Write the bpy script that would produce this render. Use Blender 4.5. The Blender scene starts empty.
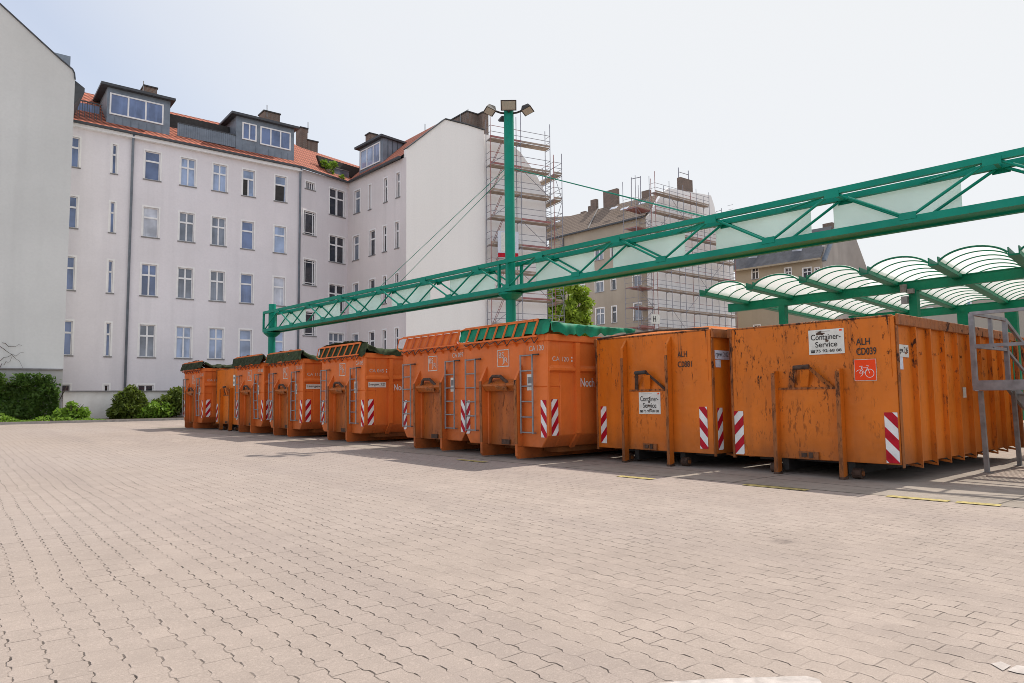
import bpy, bmesh, math, random
import numpy as np
from mathutils import Matrix, Vector
from mathutils import noise as mnoise
random.seed(7)
S = bpy.context.scene
COL = S.collection
rad = math.radians

# ------------------------------------------------------------------ camera survey
CX, CY, FPX = 512.0, 341.5, 704.15
YAW, PITCH, ROLL = rad(51.275), rad(4.589), rad(-.607)
EYE = np.array([0, 0, 1.19])
FWD = np.array([math.cos(YAW)*math.cos(PITCH), math.sin(YAW)*math.cos(PITCH), math.sin(PITCH)])
_r0 = np.array([math.sin(YAW), -math.cos(YAW), 0]); _u0 = np.cross(_r0, FWD)
RGT = math.cos(ROLL)*_r0 + math.sin(ROLL)*_u0
UPV = -math.sin(ROLL)*_r0 + math.cos(ROLL)*_u0
def ray(x, y): return FWD + RGT*(x-CX)/FPX + UPV*(CY-y)/FPX
def on_plane(x, y, P, n):          # where the sight line through a photo point meets a real plane
    d = ray(x, y); P = np.asarray(P, float); n = np.asarray(n, float)
    return EYE + d*(((P-EYE) @ n)/(d @ n))
def on_y(x, y, Y): return on_plane(x, y, (0, Y, 0), (0, 1, 0))
def on_x(x, y, X): return on_plane(x, y, (X, 0, 0), (1, 0, 0))
def on_z(x, y, Z): return on_plane(x, y, (0, 0, Z), (0, 0, 1))
def gz(Y): return .005*(min(max(Y, -60), 60)-5)
def on_ground(x, y):
    d = ray(x, y); t = (-.025-EYE[2])/(d[2]-.005*d[1]); return EYE + d*t

# ------------------------------------------------------------------ materials
MATS = {}
class NT:
    def __init__(s, name):
        s.m = bpy.data.materials.new(name); s.m.use_nodes = True
        s.t = s.m.node_tree; s.n = s.t.nodes; s.l = s.t.links
        s.b = s.n['Principled BSDF']; s.out = s.n['Material Output']
        tc = s.n.new('ShaderNodeTexCoord'); s.obj = tc.outputs['Object']
        s.pos = s.n.new('ShaderNodeNewGeometry').outputs['Position']
    def link(s, a, b): s.l.new(a, b)
    def mapping(s, scale=(1, 1, 1), loc=(0, 0, 0), rot=(0, 0, 0), vec=None):
        m = s.n.new('ShaderNodeMapping'); m.inputs['Scale'].default_value = scale
        m.inputs['Location'].default_value = loc; m.inputs['Rotation'].default_value = rot
        s.link(vec or s.pos, m.inputs['Vector']); return m.outputs[0]
    def noise(s, scale, vec=None, detail=5, rough=.55, dist=0):
        n = s.n.new('ShaderNodeTexNoise'); n.inputs['Scale'].default_value = scale
        n.inputs['Detail'].default_value = detail; n.inputs['Roughness'].default_value = rough
        n.inputs['Distortion'].default_value = dist
        s.link(vec or s.pos, n.inputs['Vector']); return n.outputs['Fac']
    def ramp(s, fac, stops, interp='LINEAR'):
        r = s.n.new('ShaderNodeValToRGB'); r.color_ramp.interpolation = interp
        e = r.color_ramp.elements
        while len(e) < len(stops): e.new(.5)
        for k, (p, c) in enumerate(stops):
            e[k].position = p
            e[k].color = (c, c, c, 1) if not isinstance(c, (tuple, list)) else (*c, 1)
        s.link(fac, r.inputs[0]); return r.outputs[0]
    def mix(s, fac, a, b, mode='MIX'):
        m = s.n.new('ShaderNodeMix'); m.data_type = 'RGBA'; m.blend_type = mode
        for sock, v in ((m.inputs[0], fac), (m.inputs[6], a), (m.inputs[7], b)):
            if isinstance(v, (int, float)): sock.default_value = v
            elif isinstance(v, (tuple, list)): sock.default_value = (*v, 1)
            else: s.link(v, sock)
        return m.outputs[2]
    def math(s, op, a, b=0.0, c=0.0, clamp=False):
        m = s.n.new('ShaderNodeMath'); m.operation = op; m.use_clamp = clamp
        for i, v in enumerate((a, b, c)):
            if isinstance(v, (int, float)): m.inputs[i].default_value = v
            else: s.link(v, m.inputs[i])
        return m.outputs[0]
    def sep(s, vec=None):
        n = s.n.new('ShaderNodeSeparateXYZ'); s.link(vec or s.pos, n.inputs[0]); return n.outputs
    def comb(s, x, y, z=0.0):
        n = s.n.new('ShaderNodeCombineXYZ')
        for i, v in enumerate((x, y, z)):
            if isinstance(v, (int, float)): n.inputs[i].default_value = v
            else: s.link(v, n.inputs[i])
        return n.outputs[0]
    def bump(s, h, strength=.3, dist=.02):
        b = s.n.new('ShaderNodeBump'); b.inputs['Strength'].default_value = strength
        b.inputs['Distance'].default_value = dist
        s.link(h, b.inputs['Height']); s.link(b.outputs[0], s.b.inputs['Normal'])
    def set(s, color=None, rough=.6, metal=0, spec=.5):
        if color is not None:
            if isinstance(color, (tuple, list)): s.b.inputs['Base Color'].default_value = (*color, 1)
            else: s.link(color, s.b.inputs['Base Color'])
        if isinstance(rough, (int, float)): s.b.inputs['Roughness'].default_value = rough
        else: s.link(rough, s.b.inputs['Roughness'])
        s.b.inputs['Metallic'].default_value = metal
        s.b.inputs['Specular IOR Level'].default_value = spec
        return s.m

def mul(c, k): return tuple(min(1, v*k) for v in c)
def M_plain(name, c, rough=.6, var=.15, scale=3, metal=0, spec=.5, bump=0):
    if name in MATS: return MATS[name]
    t = NT(name); f = t.noise(scale)
    col = t.ramp(f, [(.3, mul(c, 1-var)), (.7, mul(c, 1+var))])
    if bump: t.bump(t.noise(scale*12), bump)
    MATS[name] = t.set(col, rough, metal, spec); return MATS[name]
def M_plaster(name, c, dirt=.25, streak=.35):
    t = NT(name)
    big = t.noise(.16, detail=6); small = t.noise(9, detail=4)
    strk = t.noise(1, t.mapping((1.3, 1.3, .07)), detail=5)
    col = t.ramp(big, [(.3, mul(c, 1-dirt*.5)), (.72, mul(c, 1+dirt*.25))])
    sfac = t.ramp(strk, [(.48, 0.0), (.75, streak)])
    col = t.mix(sfac, col, mul(c, .72))
    pat = t.ramp(t.noise(.05, detail=2), [(.45, 0.0), (.6, .25)])
    col = t.mix(pat, col, (c[0]*.92, c[1]*.86, c[2]*.8))
    col = t.mix(t.ramp(small, [(.35, 0.0), (.8, .14)]), col, mul(c, .6))
    t.bump(t.noise(30, detail=3), .25, .01)
    return t.set(col, .9, 0, .2)
PL_MAIN = M_plaster('plaster_main', (.81, .78, .805))
PL_SEG = M_plaster('plaster_stairs', (.78, .75, .775))
PL_WING = M_plaster('plaster_wing', (.77, .715, .705))
PL_GABLE = M_plaster('plaster_gable', (.90, .885, .85), .06, .10)
PL_FIRE = M_plaster('plaster_firewall', (.70, .715, .695), .22, .3)
PL_BASE = M_plaster('plaster_base', (.47, .46, .44), .3, .4)
PL_BROWN = M_plaster('plaster_brown', (.45, .39, .315), .35, .4)
PL_YELL = M_plaster('plaster_yellow', (.43, .365, .275), .25, .3)
PL_OLD = M_plaster('plaster_old', (.42, .385, .35), .7, .9)
PL_WHITE = M_plaster('plaster_white', (.93, .92, .90), .04, .05)
PL_BEIGE = M_plaster('plaster_beige', (.43, .395, .34), .2, .2)
TRIM = M_plain('window_trim_white', (.82, .81, .80), .6, .06)
SASH = M_plain('sash_white', (.82, .82, .82), .4, .05)
SILL = M_plain('sill_grey', (.22, .21, .21), .6, .2)
def M_glass(name, c, rough=.06):
    t = NT(name); f = t.noise(.7, detail=3)
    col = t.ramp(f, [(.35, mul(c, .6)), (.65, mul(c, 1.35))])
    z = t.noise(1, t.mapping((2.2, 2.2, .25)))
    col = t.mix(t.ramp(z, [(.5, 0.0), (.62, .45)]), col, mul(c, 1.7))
    return t.set(col, rough, 0, .8)
GL_BLUE = M_glass('glass_sky', (.12, .17, .31))  # reflected sky and curtains painted into the blue of this and the pale glass
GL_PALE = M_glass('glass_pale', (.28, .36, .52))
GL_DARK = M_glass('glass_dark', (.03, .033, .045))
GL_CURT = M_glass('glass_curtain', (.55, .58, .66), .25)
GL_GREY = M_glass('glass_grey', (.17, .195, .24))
def M_tiles(name, c1, c2, sx=.28, sz=.3):
    t = NT(name); p = t.sep()
    u = t.math('ADD', p[0], t.math('MULTIPLY', p[1], .8))
    w = t.math('SINE', t.math('MULTIPLY', u, 6.283/sx))
    r = t.math('FRACT', t.math('DIVIDE', p[2], sz*.75))
    f = t.math('ADD', t.math('MULTIPLY', w, .25), t.math('MULTIPLY', r, .5), clamp=True)
    n = t.noise(6)
    col = t.mix(t.ramp(f, [(.0, 0.0), (.62, 1.0)]), mul(c1, .32), mul(c1, 1.35))
    col = t.mix(t.ramp(n, [(.4, 0.0), (.65, .45)]), col, c2)
    t.bump(f, .6, .05)
    return t.set(col, .8, 0, .2)
TILE_RED = M_tiles('roof_tile_red', (.40, .135, .088), (.32, .105, .07), .42, .5)
TILE_BROWN = M_tiles('roof_tile_brown', (.25, .19, .15), (.19, .145, .115), .35, .4)
SLATE = M_plain('slate', (.085, .085, .095), .6, .35, 1.5)
ZINC = M_plain('zinc_cladding', (.19, .225, .27), .5, .18, 2, .2)
ZINC_D = M_plain('zinc_dark', (.055, .06, .068), .55, .2, 3)
def M_brick():
    t = NT('chimney_brick'); b = t.n.new('ShaderNodeTexBrick')
    p = t.sep(); t.link(t.comb(t.math('ADD', p[0], p[1]), p[2]), b.inputs['Vector'])
    b.inputs['Scale'].default_value = 1; b.inputs['Brick Width'].default_value = .26
    b.inputs['Row Height'].default_value = .085; b.inputs['Mortar Size'].default_value = .012
    b.inputs['Color1'].default_value = (.21, .13, .10, 1); b.inputs['Color2'].default_value = (.15, .10, .08, 1)
    b.inputs['Mortar'].default_value = (.25, .23, .2, 1)
    col = t.mix(t.ramp(t.noise(1.5), [(.45, 0.0), (.7, .7)]), b.outputs[0], (.14, .115, .10))
    return t.set(col, .9, 0, .2)
BRICK = M_brick()
def M_orange(name, base, rust, streak, fade=.25):
    t = NT(name)
    big = t.noise(.9, t.obj, 4); col = t.ramp(big, [(.3, mul(base, .86)), (.7, mul(base, 1.12))])
    st = t.noise(1, t.mapping((5, 5, .35), vec=t.obj), 6)
    col = t.mix(t.ramp(st, [(.46, 0.0), (.8, fade*1.6)]), col, (base[0]*.62, base[1]*.66, base[2]*1.2))
    # chalky rubbed paint
    col = t.mix(t.ramp(t.noise(3.2, t.obj, 7, .7), [(.52, 0.0), (.8, .35)]), col, (base[0]*1.05, base[1]*1.35, base[2]*2.5))
    # grime near the ground
    z = t.sep(t.obj)[2]
    low = t.math('MULTIPLY', t.ramp(z, [(.0, 1.0), (.75, 0.0)]), t.ramp(t.noise(2.2, t.obj, 6), [(.25, .2), (.7, .95)]))
    col = t.mix(low, col, (.12, .05, .022))
    # rust chips: vertical flecks where a broader mask allows
    mask = t.ramp(t.noise(2.1, t.mapping((1, 1.0, .8), (3, 1, 2), vec=t.obj), 5), [(.53-rust*.12, 0.0), (.68-rust*.12, 1.0)])
    chip = t.ramp(t.noise(1, t.mapping((21, 21, 6), vec=t.obj), 9, .72), [(.610-rust*.07, 0.0), (.632-rust*.065, 1.0)])
    nz_ = t.sep(t.n.new('ShaderNodeNewGeometry').outputs['Normal'])[0]
    mask = t.math('MULTIPLY', mask, t.math('ADD', .3, t.math('MULTIPLY', t.math('ABSOLUTE', nz_), .7)))
    mask = t.math('MULTIPLY', mask, t.ramp(t.math('DIVIDE', z, 2.3), [(.3, .45), (.62, 1.0)]))
    big_chip = t.math('MULTIPLY', t.ramp(t.noise(1, t.mapping((7.5, 7.5, 4.2), (2, 7, 1), vec=t.obj), 9, .72), [(.655-rust*.06, 0.0), (.672-rust*.06, 1.0)]), t.ramp(t.math('DIVIDE', z, 2.3), [(.5, 0.0), (.72, 1.0)]))
    rf = t.math('MAXIMUM', t.math('MULTIPLY', mask, chip), t.math('MULTIPLY', big_chip, min(1, rust)))
    run = t.math('MULTIPLY', t.ramp(t.noise(1, t.mapping((22, 22, .8), vec=t.obj), 5), [(.56, 0.0), (.72, streak)]), mask)
    col = t.mix(run, col, (.13, .05, .02))
    rcol = t.ramp(t.noise(22, t.obj, 4), [(.35, (.026, .015, .012)), (.7, (.085, .032, .017))])
    col = t.mix(rf, col, rcol)
    rough = t.math('ADD', .42, t.math('MULTIPLY', rf, .45), clamp=True)
    h = t.math('ADD', t.math('MULTIPLY', t.noise(1.6, t.obj, 3), .9), t.math('MULTIPLY', rf, -.05))
    t.bump(h, .6, .07)
    return t.set(col, rough, 0, .25)
OR_A = M_orange('paint_orange_clean', (.72, .168, .030), .0, .5, .22)
OR_A2 = M_orange('paint_orange_clean_two', (.68, .156, .028), .15, .6, .3)
OR_B = M_orange('paint_orange_worn', (.66, .165, .012), .5, .75, .3)
OR_B2 = M_orange('paint_orange_rusty', (.64, .165, .013), .8, .5, .35)
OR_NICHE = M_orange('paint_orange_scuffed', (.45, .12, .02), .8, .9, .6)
RUSTM = M_plain('rusty_steel', (.075, .042, .028), .8, .5, 14, .2)
EDGE = M_orange('paint_worn_edge', (.36, .115, .025), 1.3, 1.0, .6)
DARK = M_plain('dark_steel_and_shade', (.035, .032, .03), .7, .3, 6)  # also colours shaded openings and the underside of the plain containers
GALV = M_plain('galvanised_steel', (.25, .25, .255), .5, .22, 8, .45)
GALV2 = M_plain('galvanised_dull', (.23, .215, .205), .6, .3, 8, .3)
def M_green(name, c):
    t = NT(name)
    col = t.ramp(t.noise(1.2), [(.3, mul(c, .85)), (.7, mul(c, 1.15))])
    col = t.mix(t.ramp(t.noise(1.7, detail=6, rough=.65), [(.5, 0.0), (.72, .4)]), col, (c[0]+.03, c[1]*1.25, c[2]*1.3))
    col = t.mix(t.ramp(t.noise(9, detail=8, rough=.7), [(.6, 0.0), (.72, .55)]), col, (.035, .06, .045))
    return t.set(col, .45, 0, .22)
GREEN = M_green('paint_green', (.0, .245, .165))
GREEN_C = M_green('paint_green_canopy', (.0, .17, .085))
def M_sheet(name, c, transp, trans):
    t = NT(name)
    d = t.n.new('ShaderNodeBsdfDiffuse'); tr = t.n.new('ShaderNodeBsdfTranslucent'); tp = t.n.new('ShaderNodeBsdfTransparent')
    col = t.ramp(t.noise(.8, detail=6), [(.3, mul(c, .92)), (.7, mul(c, 1.06))])
    t.link(col, d.inputs[0]); t.link(col, tr.inputs[0]); tp.inputs[0].default_value = (*c, 1)
    a = t.n.new('ShaderNodeMixShader'); a.inputs[0].default_value = trans
    t.link(d.outputs[0], a.inputs[1]); t.link(tr.outputs[0], a.inputs[2])
    b = t.n.new('ShaderNodeMixShader'); b.inputs[0].default_value = transp
    t.link(a.outputs[0], b.inputs[1]); t.link(tp.outputs[0], b.inputs[2])
    t.link(b.outputs[0], t.out.inputs['Surface']); return t.m
PANEL = M_sheet('tinted_panel', (.74, .83, .81), .25, .4)
POLYC = M_sheet('corrugated_polycarbonate', (.90, .91, .88), .35, .75)
NETM = M_plain('net_dark_green', (.034, .042, .022), .9, .5, 13, 0, .15, .5)
TARP = M_plain('tarp_green', (.004, .19, .10), .6, .4, 5, 0, .25)
TARP2 = M_plain('tarp_olive', (.042, .058, .028), .85, .5, 11, 0, .15, .5)
WHITE_P = M_plain('white_paint', (.72, .72, .70), .5, .12, 6)
WHITE_D = M_plain('white_paint_worn', (.55, .50, .45), .6, .25, 14)
BLACK_P = M_plain('black_lettering', (.018, .017, .016), .6, .2, 8)
SIGN_W = M_plain('sign_white', (.66, .66, .60), .45, .14, 7)
SIGN_B = M_plain('label_blue_white', (.60, .64, .72), .5, .15, 20)
RED_P = M_plain('reflective_red', (.43, .006, .02), .5, .2, 10, 0, .2)
SIGN_O = M_plain('sign_orange_red', (.80, .058, .006), .5, .1, 5, 0, .2)
YELL_P = M_plain('road_paint_yellow', (.40, .325, .13), .85, .45, 16, 0, .2)
ROADW = M_plain('road_paint_white', (.47, .42, .39), .8, .22, 16, 0, .2, .3)
WOOD = M_plain('scaffold_boards', (.33, .265, .215), .8, .3, 3)
SCAF = M_plain('scaffold_tube', (.25, .25, .285), .5, .25, 6, .3)
SCAF_R = M_plain('scaffold_red', (.30, .12, .11), .5, .25, 6, .2)
LAMPG = M_plain('floodlight_lens', (.40, .39, .34), .15, .12, 20, 0, .8)
CONC = None

def M_ground():
    t = NT('paver_yard'); p = t.sep()
    wob = t.math('MULTIPLY', t.math('SUBTRACT', t.noise(.5, detail=2), .5), .16)
    wig = t.math('MULTIPLY', t.math('SUBTRACT', t.noise(7, detail=3), .5), .02)
    ph = t.math('MULTIPLY', t.math('ADD', p[1], wig), 6.2832/.155)
    s0 = t.math('SINE', ph)
    s = t.math('MINIMUM', t.math('MAXIMUM', t.math('MULTIPLY', s0, 2.2), -1.0), 1.0)
    v = t.math('ADD', t.math('ADD', p[0], t.math('MULTIPLY', s, .008)), t.math('ADD', wob, wig))
    RW = .136
    u = t.math('ADD', p[1], wig)
    b = t.n.new('ShaderNodeTexBrick'); t.link(t.comb(u, v), b.inputs['Vector'])
    b.offset = .5; b.inputs['Scale'].default_value = 1
    b.inputs['Brick Width'].default_value = .205; b.inputs['Row Height'].default_value = RW
    b.inputs['Mortar Size'].default_value = .0042; b.inputs['Mortar Smooth'].default_value = .3
    b.inputs['Bias'].default_value = -.1
    base = (.415, .342, .297)
    b.inputs['Color1'].default_value = (*mul(base, 1.06), 1); b.inputs['Color2'].default_value = (*mul(base, .92), 1)
    b.inputs['Mortar'].default_value = (*mul(base, .95), 1)
    col = b.outputs['Color']
    fv = t.math('FRACT', t.math('DIVIDE', v, RW))
    lj = t.math('ABSOLUTE', t.math('SUBTRACT', fv, .5))
    brk = t.math('ADD', t.noise(8, detail=4, rough=.65), t.math('MULTIPLY', s0, .09))
    wj = t.math('ADD', .377, t.math('MULTIPLY', brk, .2))
    wj = t.math('MAXIMUM', wj, .449)
    lj = t.math('MULTIPLY', t.math('SUBTRACT', lj, wj), 40.0, clamp=True)
    cj = t.math('MULTIPLY', b.outputs['Fac'], t.ramp(t.noise(2.6, detail=4), [(.47, .06), (.64, .8)]))
    jn = t.ramp(t.noise(.8, detail=7, rough=.7), [(.36, .3), (.56, 1.0)])
    jf = t.math('MULTIPLY', t.math('MAXIMUM', lj, cj), jn)
    # sunlit arris beside the gap, painted in as a lighter edge
    lit = t.math('MULTIPLY', t.math('MULTIPLY', t.math('SUBTRACT', t.math('ABSOLUTE', t.math('SUBTRACT', t.math('FRACT', t.math('DIVIDE', t.math('ADD', v, -.012), RW)), .5)), wj), 24.0, clamp=True), .5)
    col = t.mix(lit, col, mul(base, 1.35))
    big = t.noise(.22, detail=7, rough=.6)
    col = t.mix(t.ramp(big, [(.35, .0), (.72, .75)]), col, mul(base, .74))
    mot = t.noise(2.3, detail=8, rough=.7); col = t.mix(t.ramp(mot, [(.4, 0.0), (.68, .6)]), col, mul(base, .68))
    tint = t.noise(.09, detail=3)
    col = t.mix(t.ramp(tint, [(.42, 0.0), (.62, .45)]), col, (.40, .345, .32))
    lane = t.noise(1, t.mapping((.75, .055, 1)), detail=5)
    col = t.mix(t.ramp(lane, [(.48, 0.0), (.66, .55)]), col, (.29, .24, .22))
    grit = t.noise(170, detail=3); col = t.mix(t.ramp(grit, [(.4, 0.0), (.7, .5)]), col, mul(base, .5))
    grit2 = t.noise(60, detail=2); col = t.mix(t.ramp(grit2, [(.55, 0.0), (.75, .3)]), col, mul(base, 1.35))
    spot = t.n.new('ShaderNodeTexVoronoi'); spot.inputs['Scale'].default_value = .33
    spot.distance = 'EUCLIDEAN'; t.link(t.mapping(loc=(.4, .2, 0)), spot.inputs['Vector'])
    sp = t.math('ADD', spot.outputs['Distance'], t.math('MULTIPLY', t.noise(14), .07))
    col = t.mix(t.ramp(sp, [(.05, .55), (.085, 0.0)]), col, (.13, .105, .095))
    col = t.mix(jf, col, (.045, .035, .03))
    h = t.math('ADD', t.math('MULTIPLY', jf, -1.2), t.math('ADD', t.math('MULTIPLY', grit, .22), t.math('MULTIPLY', t.noise(3), .5)))
    t.bump(h, .5, .012)
    return t.set(col, .85, 0, .25)
def M_conc():
    t = NT('bay_concrete'); p = t.sep()
    col = t.ramp(t.noise(.7, detail=7), [(.3, (.25, .215, .18)), (.7, (.36, .31, .265))])
    col = t.mix(t.ramp(t.noise(5, detail=7, rough=.65), [(.5, 0.0), (.75, .6)]), col, (.17, .14, .115))
    fx = t.math('ABSOLUTE', t.math('SUBTRACT', t.math('FRACT', t.math('DIVIDE', t.math('ADD', p[0], .35), 2.4)), .5))
    fy = t.math('ABSOLUTE', t.math('SUBTRACT', t.math('FRACT', t.math('DIVIDE', t.math('ADD', p[1], .25), 3.0)), .5))
    j = t.math('MAXIMUM', t.math('GREATER_THAN', fx, .494), t.math('GREATER_THAN', fy, .495))
    col = t.mix(t.math('MULTIPLY', j, .75), col, (.06, .05, .042))
    col = t.mix(t.ramp(t.noise(120), [(.45, 0.0), (.75, .3)]), col, (.12, .1, .085))
    t.bump(t.noise(40, detail=5), .3, .01)
    return t.set(col, .85, 0, .25)
GROUND = M_ground(); CONC = M_conc()
def M_leaf(name, a, b, c):
    t = NT(name)
    f = t.noise(2.0, detail=3); g = t.noise(23, detail=2)
    col = t.ramp(f, [(.3, a), (.52, b), (.75, c)])
    col = t.mix(t.ramp(g, [(.35, .0), (.7, .6)]), col, mul(b, 1.7))
    d = t.b; t.set(col, .5, 0, .35)
    tr = t.n.new('ShaderNodeBsdfTranslucent'); t.link(col, tr.inputs[0])
    mx = t.n.new('ShaderNodeMixShader'); mx.inputs[0].default_value = .38
    t.link(d.outputs[0], mx.inputs[1]); t.link(tr.outputs[0], mx.inputs[2]); t.link(mx.outputs[0], t.out.inputs['Surface'])
    return t.m
LEAF_TREE = M_leaf('leaf_tree', (.13, .20, .02), (.23, .33, .035), (.34, .44, .06))
LEAF_IVY = M_leaf('leaf_ivy', (.03, .07, .012), (.065, .125, .02), (.15, .22, .045))
LEAF_BUSH = M_leaf('leaf_bush', (.05, .08, .012), (.10, .14, .02), (.16, .20, .03))
LEAF_LIGHT = M_leaf('leaf_light', (.10, .20, .02), (.17, .29, .03), (.26, .38, .06))
BARK = M_plain('bark', (.09, .07, .05), .9, .3, 8)
SOIL = M_plain('soil', (.07, .055, .04), .95, .4, 6, 0, .1, .5)
KERB = M_plain('kerb_stone', (.30, .28, .26), .85, .25, 5)

# ------------------------------------------------------------------ mesh helpers
class MB:
    def __init__(s): s.v = []; s.f = []; s.mi = []; s.mats = []
    def m(s, mat):
        if mat not in s.mats: s.mats.append(mat)
        return s.mats.index(mat)
    def poly(s, pts, mat):
        n = len(s.v); s.v += [tuple(map(float, p)) for p in pts]; s.f.append(list(range(n, n+len(pts)))); s.mi.append(s.m(mat))
    def hexa(s, p, mat):   # 8 points: bottom 4, top 4
        n = len(s.v); s.v += [tuple(map(float, q)) for q in p]
        for f in ((0, 3, 2, 1), (4, 5, 6, 7), (0, 1, 5, 4), (1, 2, 6, 5), (2, 3, 7, 6), (3, 0, 4, 7)):
            s.f.append([n+i for i in f]); s.mi.append(s.m(mat))
    def box(s, a, b, mat):
        x0, y0, z0 = a; x1, y1, z1 = b
        x0, x1 = min(x0, x1), max(x0, x1); y0, y1 = min(y0, y1), max(y0, y1); z0, z1 = min(z0, z1), max(z0, z1)
        s.hexa([(x0, y0, z0), (x1, y0, z0), (x1, y1, z0), (x0, y1, z0), (x0, y0, z1), (x1, y0, z1), (x1, y1, z1), (x0, y1, z1)], mat)
    def beam(s, p, q, w, h, mat, up=(0, 0, 1)):   # rectangular bar p->q, width w across, height h along up
        p = Vector(p); q = Vector(q); d = (q-p).normalized(); u = Vector(up)
        side = d.cross(u)
        if side.length < 1e-4: side = d.cross(Vector((1, 0, 0)))
        side.normalize(); u = side.cross(d).normalized()
        a = side*w/2; b = u*h/2
        s.hexa([p-a-b, p+a-b, q+a-b, q-a-b, p-a+b, p+a+b, q+a+b, q-a+b], mat)
    def tube(s, pts, r, mat, n=6):
        pts = [Vector(p) for p in pts]; rings = []
        rs = r if isinstance(r, (list, tuple)) else [r]*len(pts)
        for i, p in enumerate(pts):
            d = (pts[min(i+1, len(pts)-1)]-pts[max(i-1, 0)]).normalized()
            a = d.cross(Vector((0, 0, 1)))
            if a.length < .05: a = d.cross(Vector((1, 0, 0)))
            a.normalize(); b = d.cross(a)
            k = len(s.v); rings.append(k)
            for j in range(n):
                t = 2*math.pi*(j+.5)/n; s.v.append(tuple(p+(a*math.cos(t)+b*math.sin(t))*rs[i]))
        mi = s.m(mat)
        for k0, k1 in zip(rings, rings[1:]):
            for j in range(n):
                s.f.append([k0+j, k0+(j+1) % n, k1+(j+1) % n, k1+j]); s.mi.append(mi)
        s.f.append([rings[0]+j for j in range(n)][::-1]); s.mi.append(mi)
        s.f.append([rings[-1]+j for j in range(n)]); s.mi.append(mi)
    def prism(s, poly, vec, mat):    # closed polygon of 3D points extruded along vec
        n = len(poly); vec = Vector(vec); k = len(s.v)
        a = [Vector(p) for p in poly]; s.v += [tuple(p) for p in a]+[tuple(p+vec) for p in a]; mi = s.m(mat)
        s.f.append(list(range(k, k+n))[::-1]); s.mi.append(mi)
        s.f.append(list(range(k+n, k+2*n))); s.mi.append(mi)
        for i in range(n):
            j = (i+1) % n; s.f.append([k+i, k+j, k+n+j, k+n+i]); s.mi.append(mi)
    def build(s, name, parent=None, smooth=False, bevel=0, fix=True):
        me = bpy.data.meshes.new(name); me.from_pydata(s.v, [], s.f)
        for m in s.mats: me.materials.append(m)
        me.polygons.foreach_set('material_index', s.mi)
        if fix:
            bm = bmesh.new(); bm.from_mesh(me); bmesh.ops.recalc_face_normals(bm, faces=bm.faces)
            if bevel:
                es = [e for e in bm.edges if len(e.link_faces) == 2 and e.calc_face_angle(0) > .5]
                bmesh.ops.bevel(bm, geom=es, offset=bevel, segments=1, affect='EDGES', profile=.5)
            bm.to_mesh(me); bm.free()
        if smooth: me.polygons.foreach_set('use_smooth', [True]*len(me.polygons))
        me.update()
        o = bpy.data.objects.new(name, me); COL.objects.link(o)
        if parent: o.parent = parent
        return o
def tag(o, label=None, cat=None, group=None, kind=None):
    if label: o['label'] = label
    if cat: o['category'] = cat
    if group: o['group'] = group
    if kind: o['kind'] = kind
    return o
def thing(name, label, cat, loc=(0, 0, 0), rz=0, group=None):
    o = bpy.data.objects.new(name, None); COL.objects.link(o); o.location = loc; o.rotation_euler = (0, 0, rz)
    o.empty_display_size = .2
    return tag(o, label, cat, group)
def one(mb, name, mat=None, **k): return mb.build(name, **k)
_tc = [0]
def lettering(txt, parent, org, right, up, height, mat, width=None, bold=.008, name='lettering', align='LEFT', spacing=1.0):
    cu = bpy.data.curves.new('t', 'FONT'); cu.body = txt; cu.size = 1; cu.offset = bold; cu.align_x = align
    cu.space_character = spacing; cu.space_line = .82
    ob = bpy.data.objects.new('t', cu); COL.objects.link(ob)
    bpy.context.view_layer.update()
    me = bpy.data.meshes.new_from_object(ob.evaluated_get(bpy.context.evaluated_depsgraph_get()))
    bpy.data.objects.remove(ob); bpy.data.curves.remove(cu)
    xs = [v.co.x for v in me.vertices]; ys = [v.co.y for v in me.vertices]
    x0, x1 = min(xs), max(xs); y0, y1 = min(ys), max(ys)
    sy = height/(y1-y0); sx = sy if width is None else width/(x1-x0)
    R_, U_ = Vector(right).normalized(), Vector(up).normalized()
    for v in me.vertices:
        v.co = Vector(org)+R_*((v.co.x-x0)*sx)+U_*((v.co.y-y0)*sy)
    me.materials.clear(); me.materials.append(mat)
    o = bpy.data.objects.new(name, me); COL.objects.link(o); o.parent = parent
    return o
def clip_rect(poly, w, h):
    for ax, val, sg in ((0, 0, 1), (0, w, -1), (1, 0, 1), (1, h, -1)):
        out = []
        for i in range(len(poly)):
            a, b = poly[i-1], poly[i]
            da, db = sg*(a[ax]-val), sg*(b[ax]-val)
            if (da >= 0) != (db >= 0):
                t = da/(da-db); out.append((a[0]+(b[0]-a[0])*t, a[1]+(b[1]-a[1])*t))
            if db >= 0: out.append(b)
        poly = out
        if not poly: return []
    return poly
def warning_stripe(parent, org, right, up, nrm, w, h, slope=1, phase=.0):
    mb = MB(); R_, U_, N_ = Vector(right), Vector(up), Vector(nrm); O = Vector(org)
    P = lambda a, b, c: O+R_*a+U_*b+N_*c
    mb.poly([P(0, 0, .003), P(w, 0, .003), P(w, h, .003), P(0, h, .003)], WHITE_P)
    per = .30; k = w*1.05*slope
    for i in range(-3, 5):
        z = i*per+phase
        q = clip_rect([(0, z), (w, z+k), (w, z+k+per/2), (0, z+per/2)], w, h)
        if len(q) > 2: mb.poly([P(a, b, .005) for a, b in q], RED_P)
    return mb.build('warning_stripe', parent)

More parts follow.
